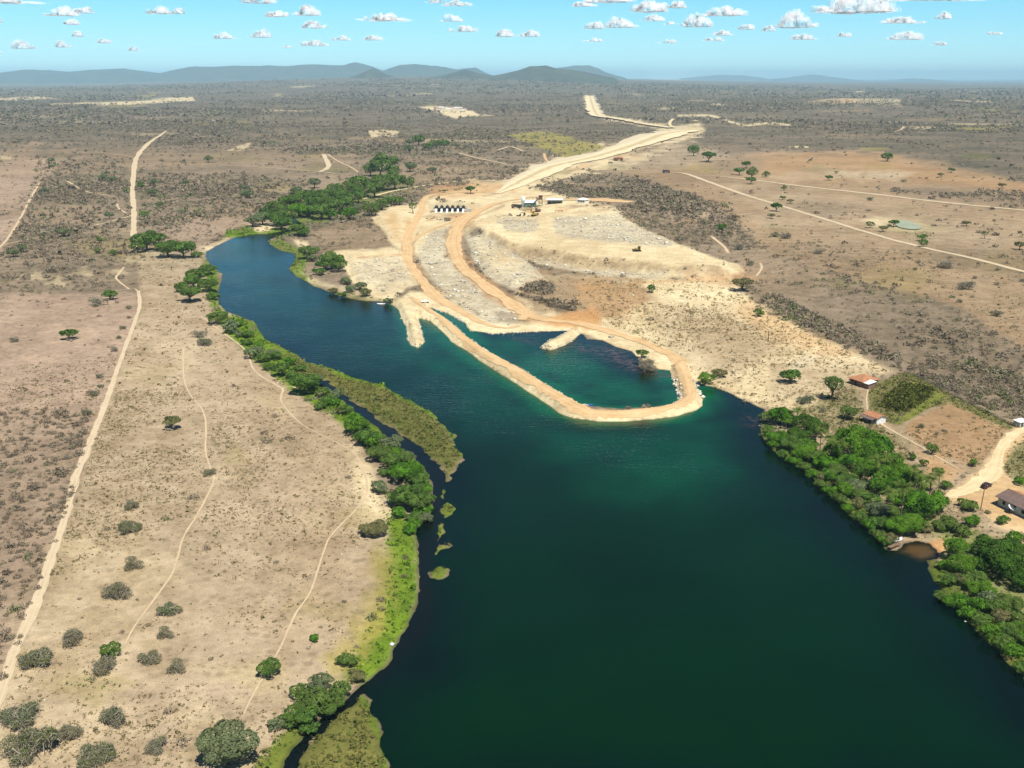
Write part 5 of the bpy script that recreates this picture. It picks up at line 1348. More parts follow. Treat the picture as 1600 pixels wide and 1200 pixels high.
def house(label, A, B, dep, wh, pitch, wall, roof, wins=(), doors=(), roof2=None, length=None, over=.55, hip=False, veranda=None, gable_mat=None, annex=False):
    a_, L, rz = frame(A, B)
    L = length or L
    a_.z = float(ground_z(a_.x, a_.y)[0])
    t = thing('tiled_house', a_, label, 'house', None, rz)
    m = MB(); th = .22
    m.box((L / 2, th / 2, wh / 2 - .15), (L, th, wh + .3)); m.box((L / 2, dep - th / 2, wh / 2 - .15), (L, th, wh + .3))
    rise = dep / 2 * math.tan(pitch)
    if hip:
        m.box((th / 2, dep / 2, wh / 2 - .15), (th, dep - 2 * th, wh + .3)); m.box((L - th / 2, dep / 2, wh / 2 - .15), (th, dep - 2 * th, wh + .3))
        m.build('wall', wall, t)
    else:
        m.build('wall', wall, t)
        for x0 in (0, L - th):
            MB().prismx([(th, -.3), (dep - th, -.3), (dep - th, wh), (dep / 2, wh + rise - .05), (th, wh)], x0, x0 + th).build('gable_wall', gable_mat or wall, t)
    tk = .14; o = over; od = o * math.tan(pitch)
    if hip:
        hx = min(dep / 2, L / 2 - .3)
        rf = MB()
        for k, dz in ((0, 0), (1, tk)): pass
        z0 = wh - od + .02; V = [(-o, -o, z0), (L + o, -o, z0), (L + o, dep + o, z0), (-o, dep + o, z0), (hx, dep / 2, wh + rise), (L - hx, dep / 2, wh + rise)]
        V2 = [(x, y, z + tk) for x, y, z in V]
        rf.add(V + V2, [(0,1,5,4),(1,2,5),(2,3,4,5),(3,0,4),(6,7,11,10),(7,8,11),(8,9,10,11),(9,6,10),(0,1,7,6),(1,2,8,7),(2,3,9,8),(3,0,6,9)])
        r_ = rf.build('roof', roof, t)
    else:
        f1 = [(-o, wh - od), (dep / 2, wh + rise), (dep / 2, wh + rise + tk), (-o, wh - od + tk)]
        f2 = [(dep + o, wh - od), (dep / 2 + .004, wh + rise), (dep / 2 + .004, wh + rise + tk), (dep + o, wh - od + tk)]
        r_ = MB().prismx(f1, -o, L + o).build('roof', roof, t)
        MB().prismx(f2, -o, L + o).build('roof', roof2 or roof, t)
    MB().tube([((-o if not hip else hx), dep / 2, wh + rise + tk), ((L + o if not hip else L - hx), dep / 2, wh + rise + tk)], .13, 6).build('ridge_cap', roof2 or roof, r_)
    for (x, w_, h_, zc) in wins:
        f = MB().box((x, -.02, zc), (w_ + .16, .05, h_ + .16)).build('window', TM['wood'], t)
        MB().box((x, -.055, zc), (w_, .02, h_)).build('pane', TM['dark'], f)
    for (x, w_, h_) in doors:
        MB().box((x, -.03, h_ / 2), (w_, .06, h_)).build('door', TM['dark'], t)
    if veranda:
        vd, vh, vm, x0, x1 = veranda
        MB().prismx([(-.02 - o * 0, wh - .25), (-vd, vh), (-vd, vh + .12), (-.02, wh - .10)], x0, x1).build('veranda_roof', vm, t)
        for k in range(4):
            x = x0 + .2 + (x1 - x0 - .4) * k / 3
            MB().box((x, -vd + .18, vh / 2 - .1), (.16, .16, vh + .1)).build('post', TM['wood'], t)
    if annex:
        MB().box((L + 1.7, 1.9, 1.0), (3.0, 3.6, 2.3)).build('annex_wall', TM['clay'], t)
        MB().prismx([(-.4, 2.17), (4.2, 2.75), (4.2, 2.85), (-.4, 2.27)], L + .1, L + 3.6).build('annex_roof', TM['sheet'], t)
    return t
# upper house: hipped clay roof with a white sheet annex
house('upper tile-roofed house with a dark open side and a white sheet annex roof', (1327.5,598.5), (1345,604.5), 8.2, 2.6, R(20), TM['clay'], TM['tile'], wins=[(1.4,.9,1.0,1.5)], doors=[(3.2,1.0,2.1)], hip=True, over=.8, veranda=None, annex=True, length=6.8)
house('lower small house with orange tiles, a dark tiled veranda and white end wall', (1350,657), (1368,663.5), 4.6, 2.5, R(17), TM['white'], TM['tile'], wins=[(1.2,.8,.9,1.4),(4.6,.8,.9,1.4)], doors=[(2.9,.9,2.0)], veranda=(2.4,1.9,TM['oldtile'],-.4,5.6), length=5.8)
house('long pale blue house with weathered tiles at the right edge of the photo', (1558.5,789), (1600,809), 8.0, 2.9, R(19), TM['pale'], TM['oldtile'], wins=[(2.2,.9,1.0,1.6),(6.0,1.1,.6,2.05),(9.3,1.4,1.0,1.6),(13.6,1.1,1.0,1.6)], doors=[(4.6,.5,.7),(11.6,.9,2.0)], roof2=TM['tile'], length=16.5, over=.7, gable_mat=TM['white'])
# small white hut by the road
a_, L, rz = frame((1593,668.5), (1604,666))
t = thing('small_hut', a_, 'tiny white hut where the dirt road leaves the right edge', 'hut', None, rz)
MB().box((2.0, 1.3, 1.0), (4.0, 2.6, 1.9)).build('wall', TM['grey'], t)
MB().prismx([(-.3, 1.9), (2.9, 2.2), (2.9, 2.3), (-.3, 2.0)], -.3, 4.3).build('roof', TM['sheet'], t)
MB().box((1.2, -.03, .95), (.8, .05, 1.9)).build('door', TM['dark'], t)
# satellite dish
b = P3(1579, 801)
t = thing('satellite_dish', b, 'white mesh satellite dish in front of the pale blue house', 'dish', None, R(200))
t.rotation_euler = (0, 0, R(15))
ds = MB().lathe([(0.02, 0), (.35, .05), (.75, .2), (1.15, .48), (1.17, .50), (.75, .24), (.35, .09), (.02, .04)], k=24).build('reflector', TM['white'], t, smooth=True)
ds.location = (0, 0, 1.35); ds.rotation_euler = (R(28), R(12), 0)
MB().tube([(0, 0, -.1), (0, 0, 1.4)], .06).build('mast', TM['grey'], t)
fd = MB().tube([(.9, 0, .32), (0, 0, 1.0)], .02, 5).tube([(-.45, .78, .32), (0, 0, 1.0)], .02, 5).tube([(-.45, -.78, .32), (0, 0, 1.0)], .02, 5).box((0, 0, 1.0), (.14, .14, .2)).build('feed_horn', TM['grey'], t)
fd.location = ds.location; fd.rotation_euler = ds.rotation_euler
# utility pole
b = P3(1532, 797)
t = thing('utility_pole', b, 'leaning wooden utility pole on the sandy yard beside the parked car', 'pole', None, R(20))
MB().tube([(0, 0, -.3), (.28, .05, 4), (.62, .1, 8.2)], [.15, .13, .10]).build('post', TM['wood'], t)
MB().box((.6, .1, 7.7), (.10, 1.7, .12)).build('crossarm', TM['wood'], t)
for k in (-.7, 0, .7): MB().lathe([(.05, 0), (.075, .04), (.04, .09), (.06, .15), (.01, .19)], (.6, .1 + k, 7.76), 10).build('insulator', TM['white'], t)
# parked car
def car(label, A, B, paint):
    a_, b_ = P3(*A), P3(*B); c = (a_ + b_) / 2; d = b_ - a_; z = float(ground_z(c.x, c.y)[0]) + .07
    t = thing('parked_car', (c.x, c.y, z), label, 'car', None, math.atan2(d.y, d.x))
    prof = [(-2.1,.32),(2.1,.32),(2.16,.55),(2.10,.78),(1.75,.90),(1.05,.98),(-1.6,1.0),(-2.05,.92),(-2.14,.6)]
    MB().prism(prof, -.86, .86).build('body', paint, t, .06, True)
    MB().prism([(1.0,.985),(.42,1.44),(-1.35,1.46),(-1.82,1.005)], -.72, .72).build('cabin', TM['glass'], t, .05, True)
    MB().prism([(.46,1.445),(.38,1.49),(-1.28,1.505),(-1.38,1.46)], -.70, .70).build('roof', paint, t, .02, True)
    for x in (-1.3, 1.32):
        for y in (-.80, .80):
            wv_ = MB().lathe([(.01, -.1), (.26, -.1), (.32, -.07), (.32, .07), (.26, .1), (.01, .1)], (x, y, .32), 16, 'y').build('wheel', TM['tyre'], t, smooth=True)
            MB().lathe([(.01, -.115), (.17, -.112), (.17, .112), (.01, .115)], (x, y, .32), 12, 'y').build('rim', TM['chrome'], wv_)
    for y in (-.6, .6):
        MB().box((2.12, y, .68), (.08, .34, .15)).build('headlight', TM['lamp'], t)
        MB().box((-2.10, y, .74), (.08, .3, .14)).build('tail_light', TM['red'], t)
    for x in (2.17, -2.17): MB().box((x, 0, .45), (.08, 1.6, .16)).build('bumper', TM['steel'], t)
    MB().prism([(1.02,.99),(.46,1.425),(.44,1.445),(.99,1.01)], -.64, .64).build('windscreen', TM['chrome'], t)  # polished metal instead of glass, standing in for the windscreen's white reflection
    return t
car('dark maroon car parked alone on the sandy yard', (1532.5,765.5), (1549.5,757), TM['maroon'])
# stick fences round the garden
def fence(nm, label, pts, h, step, mat, rails=2, wire=False):
    P = [P3(*p) for p in pts]; t = thing(nm, P[0], label, 'fence'); o = P[0]
    post_pts = []
    for a_, b_ in zip(P[:-1], P[1:]):
        n = max(1, int((b_ - a_).length / step))
        post_pts += [a_ + (b_ - a_) * k / n for k in range(n)]
    post_pts.append(P[-1])
    post_pts = [Vector((p.x - o.x, p.y - o.y, float(ground_z(p.x, p.y)[0]) - o.z)) for p in post_pts]
    for i, p in enumerate(post_pts[:99]):
        MB().tube([p - Vector((0, 0, .3)), p + Vector((random.uniform(-.08, .08), random.uniform(-.08, .08), h * random.uniform(.95, 1.15)))], [.07, .05], 6).build('post', TM['wood'] if wire else mat, t)
    rl = MB()
    for k in range(rails):
        z = Vector((0, 0, h * (k + .8) / rails * .95))
        for a_, b_ in zip(post_pts[:-1], post_pts[1:]): rl.tube([a_ + z, b_ + z], .012 if wire else .05, 4)
    rl.build('wire' if wire else 'rail', TM['steel'] if wire else mat, t)
    if not wire:
        st = MB()
        for a_, b_ in zip(post_pts[:-1], post_pts[1:]):
            n = max(2, int((b_ - a_).length / .28))
            for k in range(n):
                p = a_ + (b_ - a_) * ((k + random.uniform(.1, .9)) / n)
                st.tube([p, p + Vector((random.uniform(-.06, .06), random.uniform(-.06, .06), h * random.uniform(.75, 1.08)))], .045, 3)
        st.build('stick_panel', mat, t)
    return t
fence('stick_fence', 'long pale stick fence running from the crop corner to the dirt road', [(1414,582), (1448,596), (1489,618), (1540,644), (1588,668)], 1.3, 3.2, TM['stick'], 2)
fence('wire_fence', 'dark wire fence from the upper house to the crop corner', [(1372,596), (1390,590), (1413,582.5)], 1.3, 2.5, TM['wood'], 3, True)
fence('wire_fence', 'straight wire fence crossing the brown flat from the heap to the orange junction', [(829,412), (850,432), (880,455), (905,475), (935,500), (950,512)], 1.4, 4.0, TM['wood'], 3, True)
# dead stump
b = P3(1200, 534)
t = thing('dead_trunk', b, 'dark dead trunk standing upright on the pale slope', 'trunk')
MB().tube([(0, 0, -.2), (.05, 0, 1.8), (-.1, .05, 3.4), (.1, 0, 4.6)], [.34, .26, .2, .07], 7).build('stem', BARK, t)
MB().tube([(0, 0, 2.9), (.6, .1, 3.7)], [.12, .03], 5).build('branch', BARK, t)
# ------------------------------------------------------------------ waterside things
def boat(label, px, py, L, rz, mat, z=WL, name='rowing_boat'):
    b = P3(px, py, z); t = thing(name, b, label, 'boat', None, rz)
    n = 11; V = []; 
    for i in range(n):
        s = -1 + 2 * i / (n - 1); wd = .19 * L * (1 - abs(s) ** 2.4) + .01; x = s * L / 2; sh = .10 * L * s * s * .6
        V += [(x, -wd, .42 + sh), (x, -wd * .6, -.08 + sh * .4), (x, wd * .6, -.08 + sh * .4), (x, wd, .42 + sh), (x, wd * .86, .40 + sh), (x, wd * .5, .06 + sh * .4), (x, -wd * .5, .06 + sh * .4), (x, -wd * .86, .40 + sh)]
    Fs = [(i * 8 + j, i * 8 + (j + 1) % 8, (i + 1) * 8 + (j + 1) % 8, (i + 1) * 8 + j) for i in range(n - 1) for j in range(8)] + [tuple(range(8)), tuple(range((n - 1) * 8, n * 8))[::-1]]
    MB().add(V, Fs).build('hull', mat, t, smooth=True)
    for x in (-.22, .12): MB().box((x * L, 0, .30), (.22, .19 * L * 1.6, .05)).build('bench', TM['wood'], t)
    return t
boat('white boat moored at the bank left of the first jetty', 597, 475.5, 6.0, .15, TM['sheet'])
boat('white canoe pulled up beside the cove of the right bank', 1402, 845, 4.2, .5, TM['sheet'], -.3)
b = P3(1404, 852, -.5)
t = thing('wooden_jetty', b, 'little grey wooden jetty beside the cove of the right bank', 'jetty', None, R(215))
MB().box((2.0, 0, .55), (4.6, 1.1, .1)).build('deck', TM['wood'], t)
for x in (0.1, 2.0, 4.0):
    for y in (-.45, .45): MB().tube([(x, y, -1.2), (x, y, .9)], .07, 6).build('pile', TM['wood'], t)
b = P3(921, 638, WL)
t = thing('pump_raft', b, 'blue pump raft floating at the inner foot of the ring dike', 'raft', None, -.15)
for y in (-1.0, 1.0): MB().tube([(-2.4, y, .1), (-2.0, y, .15), (2.0, y, .15), (2.4, y, .1)], [.18, .42, .42, .18], 10).build('float', TM['blue'], t, smooth=True)
MB().box((0, 0, .62), (3.6, 2.6, .12)).build('deck', TM['steel'], t)
MB().box((.5, 0, 1.15), (1.5, 1.1, .9)).build('pump', TM['blue'], t, .06)
MB().tube([(-.3, 0, 1.2), (-1.8, .3, 1.5), (-3.6, .2, 1.2), (-4.8, -.6, 2.2)], .13, 8).build('hose', TM['sheet'], t)
# white pickup by the junction
b = P3(664, 473.5); z = float(ground_z(b.x, b.y)[0]) + .15
t = thing('parked_pickup', (b.x, b.y, z), 'small white pickup at the head of the narrow inlet', 'pickup', None, .3)
MB().prism([(-2.4,.45),(2.4,.45),(2.45,.8),(2.3,1.0),(1.3,1.08),(-2.4,1.05)], -.85, .85).build('body', TM['white'], t, .05)
MB().prism([(1.25,1.085),(.75,1.7),(-.5,1.72),(-.7,1.085)], -.76, .76).build('cabin', TM['white'], t, .05)
MB().prism([(1.3,1.1),(.84,1.62),(.80,1.60),(1.22,1.1)], -.68, .68).build('windscreen', TM['glass'], t)
for x in (-1.5, 1.5):
    for y in (-.82, .82): MB().lathe([(.01, -.12), (.36, -.12), (.38, .0), (.36, .12), (.01, .12)], (x, y, .38), 14, 'y').build('wheel', TM['tyre'], t)
# ------------------------------------------------------------------ works
def site(px, py, name, label, cat, rz=0.0, group=None):
    b = P3(px, py); b.z = float(ground_z(b.x, b.y)[0])
    for _ in range(2):
        b = P3(px, py, b.z); b.z = float(ground_z(b.x, b.y)[0])
    return thing(name, b, label, cat, group, rz)
# intake: six gate hoists on white piers
t = site(703, 331, 'intake_structure', 'row of six dark gate hoists on white concrete piers at the works', 'intake', -.03)
MB().box((0, 1.5, 3.3), (31, 4.0, .5)).build('deck', TM['steel'], t)
for k in range(6):
    x = -12.6 + k * 5.05
    MB().prismx([(-6.5, -.5), (-5.5, .4), (-.6, 3.0), (3.5, 3.0), (3.5, -.5)], x - .85, x + .85).build('pier', TM['white'], t)
    h = MB().box((x, 1.5, 4.5), (2.9, 2.6, 1.9)).build('gate_hoist', TM['steel'], t, .1)
    MB().box((x, 1.5, 5.9), (1.4, 1.5, .9)).build('motor', TM['green'], h, .08)
    if k < 5: MB().box((x + 2.52, 1.2, 1.4), (3.3, .3, 3.3)).build('gate_leaf', TM['steel'], t)
MB().box((17.5, 0, 1.2), (4.5, 6, 3.2)).build('abutment', TM['grey'], t)
def excavator(px, py, label, rz, paint, sc_=1.0):
    t = site(px, py, 'excavator', label, 'excavator', rz); t.scale = (sc_,) * 3
    for y in (-1.25, 1.25):
        MB().prism([(-2.2,.25),(-1.7,0),(1.7,0),(2.2,.25),(2.2,.7),(1.8,.95),(-1.8,.95),(-2.2,.7)], y - .35, y + .35).build('track', TM['tyre'], t)
    MB().box((-.4, 0, 1.55), (3.6, 2.7, 1.1)).build('engine_deck', paint, t, .12)
    cb = MB().prism([(.1,1.3),(1.6,1.3),(1.5,2.6),(1.2,3.1),(.1,3.1)], -1.3, -.15).build('cab', paint, t, .06)
    MB().prism([(.25,1.9),(1.62,1.9),(1.53,2.6),(1.25,2.98),(.25,2.98)], -1.33, -.12).build('cab_glass', TM['glass'], cb)
    MB().box((-2.0, 0, 1.6), (.9, 2.6, 1.2)).build('counterweight', TM['steel'], t, .15)
    MB().tube([(.8, .3, 1.7), (2.6, .3, 4.2), (4.6, .3, 4.6)], [.34, .36, .24], 6).build('boom', paint, t)
    st = MB().tube([(4.3, .3, 4.9), (6.0, .3, 2.2)], [.26, .18], 6).build('stick', paint, t)
    MB().prism([(5.7,2.3),(6.4,2.1),(6.3,1.1),(5.5,.8),(5.2,1.5)], -.3, .9).build('bucket', TM['steel'], t)
    return t
excavator(835, 338.5, 'dark excavator with its boom reaching left on the pale heap edge', R(172), TM['yellow'], 1.5)
excavator(811, 339.5, 'smaller dark machine at the left of the excavator on the heap edge', R(30), TM['steel'], .9)
excavator(840, 331, 'rust brown excavator working at the foot of the crushing plant', R(200), TM['rust'], 1.1)
t = site(807, 325, 'dump_truck', 'dark dump truck left of the crushing plant', 'truck', R(165))
t.scale = (1.35,) * 3
MB().box((0, 0, .85), (7.0, 1.1, .35)).build('chassis', TM['steel'], t)
MB().prism([(-3.6,1.1),(1.2,1.1),(1.5,2.6),(-3.9,2.4)], -1.25, 1.25).build('dump_body', TM['steel'], t, .06)
cb = MB().prism([(1.7,.8),(3.6,.8),(3.6,1.8),(3.2,2.7),(1.7,2.7)], -1.2, 1.2).build('cab', TM['rust'], t, .08)
MB().prism([(3.62,1.8),(3.28,2.55),(3.2,2.5),(3.5,1.8)], -1.05, 1.05).build('windscreen', TM['glass'], cb)
for x in (-2.8, -1.5, 2.6):
    for y in (-1.1, 1.1): MB().lathe([(.01, -.2), (.5, -.2), (.55, 0), (.5, .2), (.01, .2)], (x, y, .55), 14, 'y').build('wheel', TM['tyre'], t)
# crushing plant
t = site(829, 323, 'crushing_plant', 'white and green crushing plant beside a tall dark tower', 'plant', 0)
MB().box((-7, 0, 3.0), (3.6, 3.6, 6.4)).build('silo_base', TM['grey'], t)
MB().lathe([(0.1, 9.2), (1.9, 8.6), (1.9, 4.2), (.5, 2.4), (.4, 2.0)], (-7, 0, 1), 16).build('silo', TM['sheet'], t, smooth=True)
MB().box((0, 0, 2.0), (11, 6, 4.2)).build('shed', TM['green'], t)
MB().prismx([(-3.6, 4.0), (3.4, 5.6), (3.4, 5.8), (-3.6, 4.2)], -6, 6).build('shed_roof', TM['sheet'], t)
tw = MB()
for x in (8, 11):
    for y in (-1.5, 1.5): tw.box((x, y, 5.2), (.4, .4, 11))
for z in (3.5, 7, 10.4): tw.box((9.5, 0, z), (3.8, 3.8, .35))
tw.build('tower', TM['steel'], t)
MB().box((9.5, 0, 8.8), (2.8, 2.8, 2.8)).build('crusher', TM['rust'], t)
MB().tube([(9.5, 0, 9.6), (4, -4, 5), (-1, -9, .6)], .55, 6).build('conveyor', TM['steel'], t)
# open white shed
t = site(867, 318.5, 'open_shed', 'long white roofed shed with a dark open front beside the works road', 'shed', 0.05)
MB().box((0, 4.2, 1.6), (15, .3, 3.6)).build('back_wall', TM['white'], t)
for x in (-7.4, 7.4): MB().box((x, 1.6, 1.6), (.3, 4.9, 3.6)).build('side_wall', TM['white'], t)
MB().prismx([(-1.6, 3.7), (5.0, 4.6), (5.0, 4.8), (-1.6, 3.9)], -8, 8).build('roof', TM['sheet'], t)
for x in (-5, -1.6, 1.8, 5.2): MB().box((x, -1.0, 1.75), (.3, .3, 3.9)).build('post', TM['steel'], t)
for k in range(3):
    MB().box((-5 + k * 4.6, 1.6, .9), (3.2, 2.2, 1.9)).build('stored_crate', TM['steel'], t)
t = site(911, 317, 'site_office', 'square white site office with a hipped roof by the dark scrub', 'office', R(-38))
MB().box((0, 0, 1.6), (8.5, 7, 3.7)).build('wall', TM['white'], t)
V = [(-4.9,-4.1,3.4),(4.9,-4.1,3.4),(4.9,4.1,3.4),(-4.9,4.1,3.4),(-1.2,0,5.0),(1.2,0,5.0)]
MB().add(V, [(0,1,5,4),(1,2,5),(2,3,4,5),(3,0,4),(3,2,1,0)]).build('roof', TM['sheet'], t)
for x in (-2.4, .2, 2.8):
    f = MB().box((x, -3.53, 1.9), (1.5, .06, 1.3)).build('window', TM['grey'], t); MB().box((x, -3.57, 1.9), (1.3, .03, 1.1)).build('pane', TM['dark'], f)
MB().box((-4.28, .5, 1.2), (.06, 1.2, 2.4)).build('door', TM['dark'], t)
# timber gantry
t = site(873, 338, 'timber_gantry', 'bare orange timber frame standing at the edge of the rubble heap', 'frame', 0.05)
for x in (-3, 0, 3): MB().box((x, 0, 2.4), (.4, .4, 5.4)).build('post', TM['orangewood'], t)
MB().box((0, 0, 5.2), (7.2, .45, .45)).build('beam', TM['orangewood'], t)
for x in (-1.5, 1.5): MB().box((x, 0, 3.4), (3.6, .22, .22), 0, R(35) * (1 if x > 0 else -1)).build('brace', TM['orangewood'], t)
# bulldozer on the heap
t = site(996, 392.5, 'bulldozer', 'small yellowish bulldozer alone on the smooth top of the heap', 'bulldozer', R(190)); t.scale = (1.25,) * 3
for y in (-1.1, 1.1): MB().prism([(-1.9,.3),(-1.5,0),(1.5,0),(1.9,.3),(1.6,1.0),(-1.6,.9)], y - .28, y + .28).build('track', TM['tyre'], t)
MB().box((.5, 0, 1.35), (2.0, 1.3, .9)).build('engine_hood', TM['yellow'], t, .1)
MB().box((-.9, 0, 1.9), (1.2, 1.5, 1.5)).build('cab', TM['steel'], t, .08)
MB().box((-.9, 0, 2.72), (1.5, 1.8, .12)).build('canopy', TM['yellow'], t)
MB().prism([(2.3,0),(2.55,.5),(2.4,1.2),(2.25,1.2),(2.35,.5),(2.1,0)], -1.7, 1.7).build('blade', TM['steel'], t)
for y in (-.9, .9): MB().box((1.5, y, .55), (1.9, .16, .2)).build('push_arm', TM['yellow'], t)
# trucks on the far canal
t = site(966, 251, 'far_truck', 'dull red truck on the canal cut in the distance', 'truck', R(8)); t.scale = (1.9,) * 3
MB().box((-.8, 0, 1.7), (5.2, 2.4, 1.6)).build('cargo_body', TM['rust'], t, .08); MB().box((2.7, 0, 1.5), (1.7, 2.2, 1.9)).build('cab', TM['red'], t, .15)
for x in (-2.4, -1.2, 2.6):
    for y in (-1.0, 1.0): MB().lathe([(.01, -.2), (.5, -.2), (.5, .2), (.01, .2)], (x, y, .5), 12, 'y').build('wheel', TM['tyre'], t)
t = site(1041, 270, 'far_truck', 'tiny dark truck on the pale track right of the canal cut', 'truck', R(4)); t.scale = (1.5,) * 3
MB().box((-.8, 0, 1.7), (4.6, 2.4, 1.5)).build('cargo_body', TM['steel'], t, .08); MB().box((2.4, 0, 1.5), (1.6, 2.2, 1.8)).build('cab', TM['rust'], t, .15)
for x in (-2.2, 2.4):
    for y in (-1.0, 1.0): MB().lathe([(.01, -.2), (.5, -.2), (.5, .2), (.01, .2)], (x, y, .5), 12, 'y').build('wheel', TM['tyre'], t)
# far camp
for i, (px, py, w_) in enumerate([(683,170,26),(690,168.5,20),(706,168.5,30),(716,169,34),(724,170.5,26),(700,171,16)]):
    t = site(px, py + 1.5, 'camp_building', 'small white building of the far construction camp', 'building', R(-6 + 5 * (i % 3)), 'far construction camp'); t.location.z += 1.0
    MB().box((0, 0, 2.2), (w_, 9, 5.6)).build('wall', TM['white'], t)
    MB().prismx([(-5.5, 4.9), (0, 7.2), (5.5, 4.9), (5.5, 5.15), (0, 7.45), (-5.5, 5.15)], -w_ / 2 - .6, w_ / 2 + .6).build('roof', TM['sheet'] if i % 2 else TM['tile'], t)
# pale boulders lying in the shallows
for (px, py, s_, lab) in [(612,1007,.75,'white boulder at the tip of the bright green bank'),(1508,971,.35,'white stone in the water below the lower grove')]:
    if not s_: continue
    b = P3(px, py, WL + .15); v, f, tt = stones(np.zeros(1), np.zeros(1), np.zeros(1), np.array([s_]))
    tag(link('boulder', mesh_np('boulder', v, f, [TM['white']]), None, b), lab, 'stone')
# ------------------------------------------------------------------ clouds (above and outside the haze)
CM = NT('cloud_white', 1.0); CM.color((.93, .93, .95, 1)); CM.b.inputs['Specular IOR Level'].default_value = 0
_tr = CM.n('ShaderNodeBsdfTranslucent'); _tr.inputs['Color'].default_value = (.93, .94, .97, 1)
_mx = CM.n('ShaderNodeMixShader'); _mx.inputs[0].default_value = .35
# light soaks through a cloud, so its shading follows the sun more than the outline of each lump
_vm = CM.n('ShaderNodeVectorMath', operation='MULTIPLY_ADD'); CM.l(CM.n('ShaderNodeNewGeometry').outputs['Normal'], _vm.inputs[0])
_vm.inputs[1].default_value = (.25, .25, .12); _vm.inputs[2].default_value = tuple(SUNV * .7)
_vn2 = CM.n('ShaderNodeVectorMath', operation='NORMALIZE'); CM.l(_vm.outputs[0], _vn2.inputs[0]); CM.l(_vn2.outputs[0], CM.b.inputs['Normal'])
CM.l(CM.b.outputs[0], _mx.inputs[1]); CM.l(_tr.outputs[0], _mx.inputs[2]); _tp = CM.n('ShaderNodeBsdfTransparent'); _ms = CM.n('ShaderNodeMixShader')
_na = CM.map(CM.noise(.004, 5, .7, CM.obj()), .40, .58)
_va = CM.attr('veil').outputs['Fac']
CM.l(CM.math('MULTIPLY', _va, CM.math('MAXIMUM', _na, CM.math('MULTIPLY', CM.map(_va, .6, .95), .9))), _ms.inputs[0])
CM.l(_tp.outputs[0], _ms.inputs[1]); CM.l(_mx.outputs[0], _ms.inputs[2]); CM.l(_ms.outputs[0], CM.t.nodes['Material Output'].inputs['Surface'])
CM = CM.m
def cloud(cx, base, wpx, hpx, label, group=None, dens=1.0):
    """one closed heap of cloud: lumpy top over a nearly flat base"""
    alt = 1900.0
    D = min((alt - H) * F / (HZ - base), 62000.0)
    zb = H + (HZ - base) / F * D
    W_ = wpx / F * D * 1.12; Hh = hpx / F * D * .68
    r = np.random.default_rng(int(cx * 13 + base * 7))
    nl = int(6 + wpx / 4)
    lx = np.clip(r.normal(0, .24, nl), -.46, .46) * W_
    e = np.clip(1 - (np.abs(lx) / (W_ * .5)) ** 2, .05, 1)
    lh = Hh * e ** .7 * r.uniform(.35, 1.0, nl); lh[0] = Hh; lx[0] = r.uniform(-.2, .2) * W_
    lw = np.clip(lh * r.uniform(.55, 1.1, nl), W_ * .05, W_ * .22)
    ly = r.uniform(-.22, .22, nl) * W_
    nx_, ny_ = int(40 + wpx * 1.6), 34
    xs = np.linspace(-.62, .62, nx_) * W_; ys = np.linspace(-.42, .42, ny_) * W_
    X, Y = np.meshgrid(xs, ys)
    sx = X + (fbm(X, Y, W_ * .09, 3, nl) - .5) * W_ * .12; sy = Y + (fbm(X + 9e4, Y, W_ * .09, 3, nl) - .5) * W_ * .12
    T = np.zeros(X.shape)
    for i in range(nl):
        q = 1 - ((sx - lx[i]) / lw[i]) ** 2 - ((sy - ly[i]) / (lw[i] * 1.25)) ** 2
        T = np.maximum(T, lh[i] * np.sqrt(np.maximum(q, 0)) ** .9)
    T = T * (.72 + .56 * fbm(X, Y, W_ * .06, 4, nl + 3))
    bot = np.where(T > 0, -.06 * Hh * fbm(X, Y, W_ * .1, 3, nl + 5), 0)
    n = nx_ * ny_; gf = grid_faces(ny_, nx_); VV = []; FF = []; AA = []; off = 0
    R0 = T
    for lay, alpha in ((0, .56 if dens == 1.0 and wpx > 45 else .42 if dens == 1.0 else .30), (1, .36), (2, .26), (3, .18)):   # a dense core inside two thinner veils
        g = 1 + .09 * lay
        T = np.where(R0 > 0, R0 * (1 + .10 * lay) + Hh * .035 * lay, 0)
        low_ = np.where(R0 > 0, -.12 * Hh * (1 + lay * .2) * np.maximum(fbm(X, Y, W_ * .07, 4, nl + 5) - .35, 0) * np.minimum(R0 / Hh * 2, 1), 0)
        ins = T > Hh * .05
        top = np.stack([X * g, Y * g, T], -1).reshape(-1, 3); low = np.stack([X * g, Y * g, np.minimum(low_, T * .2)], -1).reshape(-1, 3)
        ok = ins.ravel()[gf].any(1)
        V = np.vstack([top, low]); Fq = np.vstack([gf[ok], gf[ok][:, ::-1] + n])
        used = np.unique(Fq); mp_ = np.zeros(2 * n, int); mp_[used] = np.arange(len(used))
        VV.append(V[used]); FF.append(mp_[Fq] + off); AA.append(np.full(len(used), alpha)); off += len(used)
    me = mesh_np('cloud', np.vstack(VV), np.vstack(FF), [CM], {'veil': np.concatenate(AA)}, smooth=True)
    o = link('cloud', me, None, ((cx - 800) / F * D, D, zb))
    return tag(o, label, 'cloud', group)
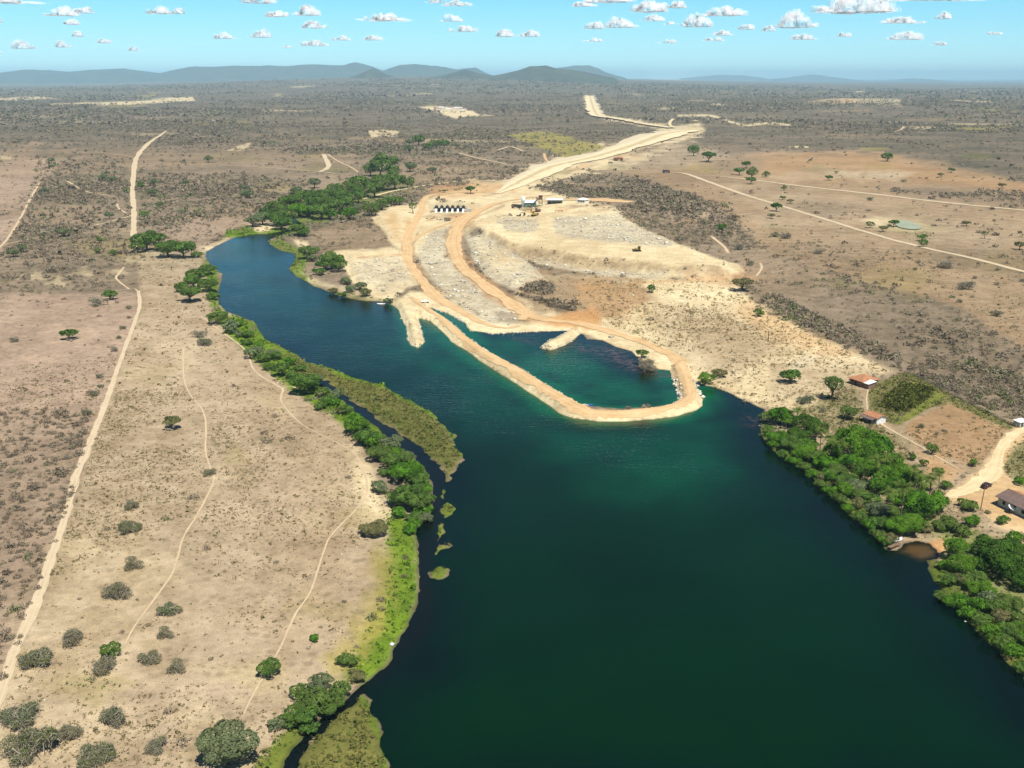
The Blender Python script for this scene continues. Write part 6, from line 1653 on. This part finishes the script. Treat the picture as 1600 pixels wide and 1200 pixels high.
CL = [(1305,29,84,36,'big bright cumulus cloud with a flat base at the upper right of the sky'),(1433,11,108,16,'long white cloud touching the top edge near the right corner'),
 (1219,50,42,26,'tall puffy cloud left of and below the big cumulus cloud'),(1073,49,36,19,'white heaped cloud right of the middle of the sky'),(1112,34,48,15,'wide ragged cloud just above and right of the heaped white one'),
 (942,15,56,16,'bright domed cloud near the top edge right of centre'),(780,10,72,16,'cloud cut by the top edge at the middle of the photo'),(606,41,62,11,'long thin cloud with a slanted top left of centre'),
 (960,50,38,15,'bright little cumulus below the domed one right of centre'),(1002,28,56,17,'broad cloud between the domed one and the ragged one'),(786,63,42,11,'flat cloud low over the dark central hill'),
 (140,34,36,14,'small bright cloud near the upper left corner'),(44,16,84,14,'grey white cloud bank touching the top left corner'),(1384,67,48,12,'elongated bright cloud low in the sky at right'),
 (427,16,36,17,'cloud on the top edge left of centre'),(499,33,34,15,'bright cloud near the top left of centre above another flat one'),(283,31,34,11,'small cloud midway between the left corner and the top cloud')]
for c in CL: cloud(*c)
for c in [(1111,61,24,8),(1148,53,28,8),(1180,55,20,8),(1229,67,36,9),(1377,44,46,11),(1435,38,24,11),(1293,63,22,7),(1100,69,38,6),(1438,75,22,6),(905,21,28,8),(711,42,28,11),(727,56,38,10),(827,63,30,10),(923,52,28,10),(1043,23,28,11),(1009,41,28,10),(1035,46,16,5),(547,68,26,8),(594,68,28,8),(922,70,24,6),(1033,72,26,6),(722,20,36,9),(172,30,20,9),(35,43,18,9),(148,46,28,8),(15,63,32,9),(73,80,26,13),(133,78,26,10),(157,63,16,9),(17,88,40,9),(310,31,16,9),(373,66,28,10),(196,72,22,7),(454,35,36,10),(506,51,34,11),(427,64,24,13),(506,76,36,10),(238,83,14,7),(467,79,12,6),(1585,83,22,9),(1515,60,20,5),(690,16,30,6)]:
    cloud(*c, 'small white fair weather cloud floating low above the horizon', 'small clouds above the horizon', .8)
# ------------------------------------------------------------------ the air between: even pale haze
def haze(dens, col):
    x0, x1, y0, y1, z0, z1 = -72000, 72000, -3000, 72000, -40.0, 520.0
    V = np.array([(x, y, z) for z in (z0, z1) for y in (y0, y1) for x in (x0, x1)])
    Fq = np.array([(0,2,3,1),(4,5,7,6),(0,1,5,4),(2,6,7,3),(0,4,6,2),(1,3,7,5)])
    m = bpy.data.materials.new('haze_air'); m.use_nodes = True
    t = m.node_tree; t.nodes.remove(t.nodes['Principled BSDF'])
    pv_ = t.nodes.new('ShaderNodeVolumePrincipled'); pv_.inputs['Density'].default_value = dens; pv_.inputs['Color'].default_value = col
    pv_.inputs['Anisotropy'].default_value = -0.3
    t.links.new(pv_.outputs[0], t.nodes['Material Output'].inputs['Volume'])
    m.cycles.homogeneous_volume = True
    tag(link('haze', mesh_np('haze', V, Fq, [m])), kind='stuff')
haze(HAZE_D, HAZE_C)
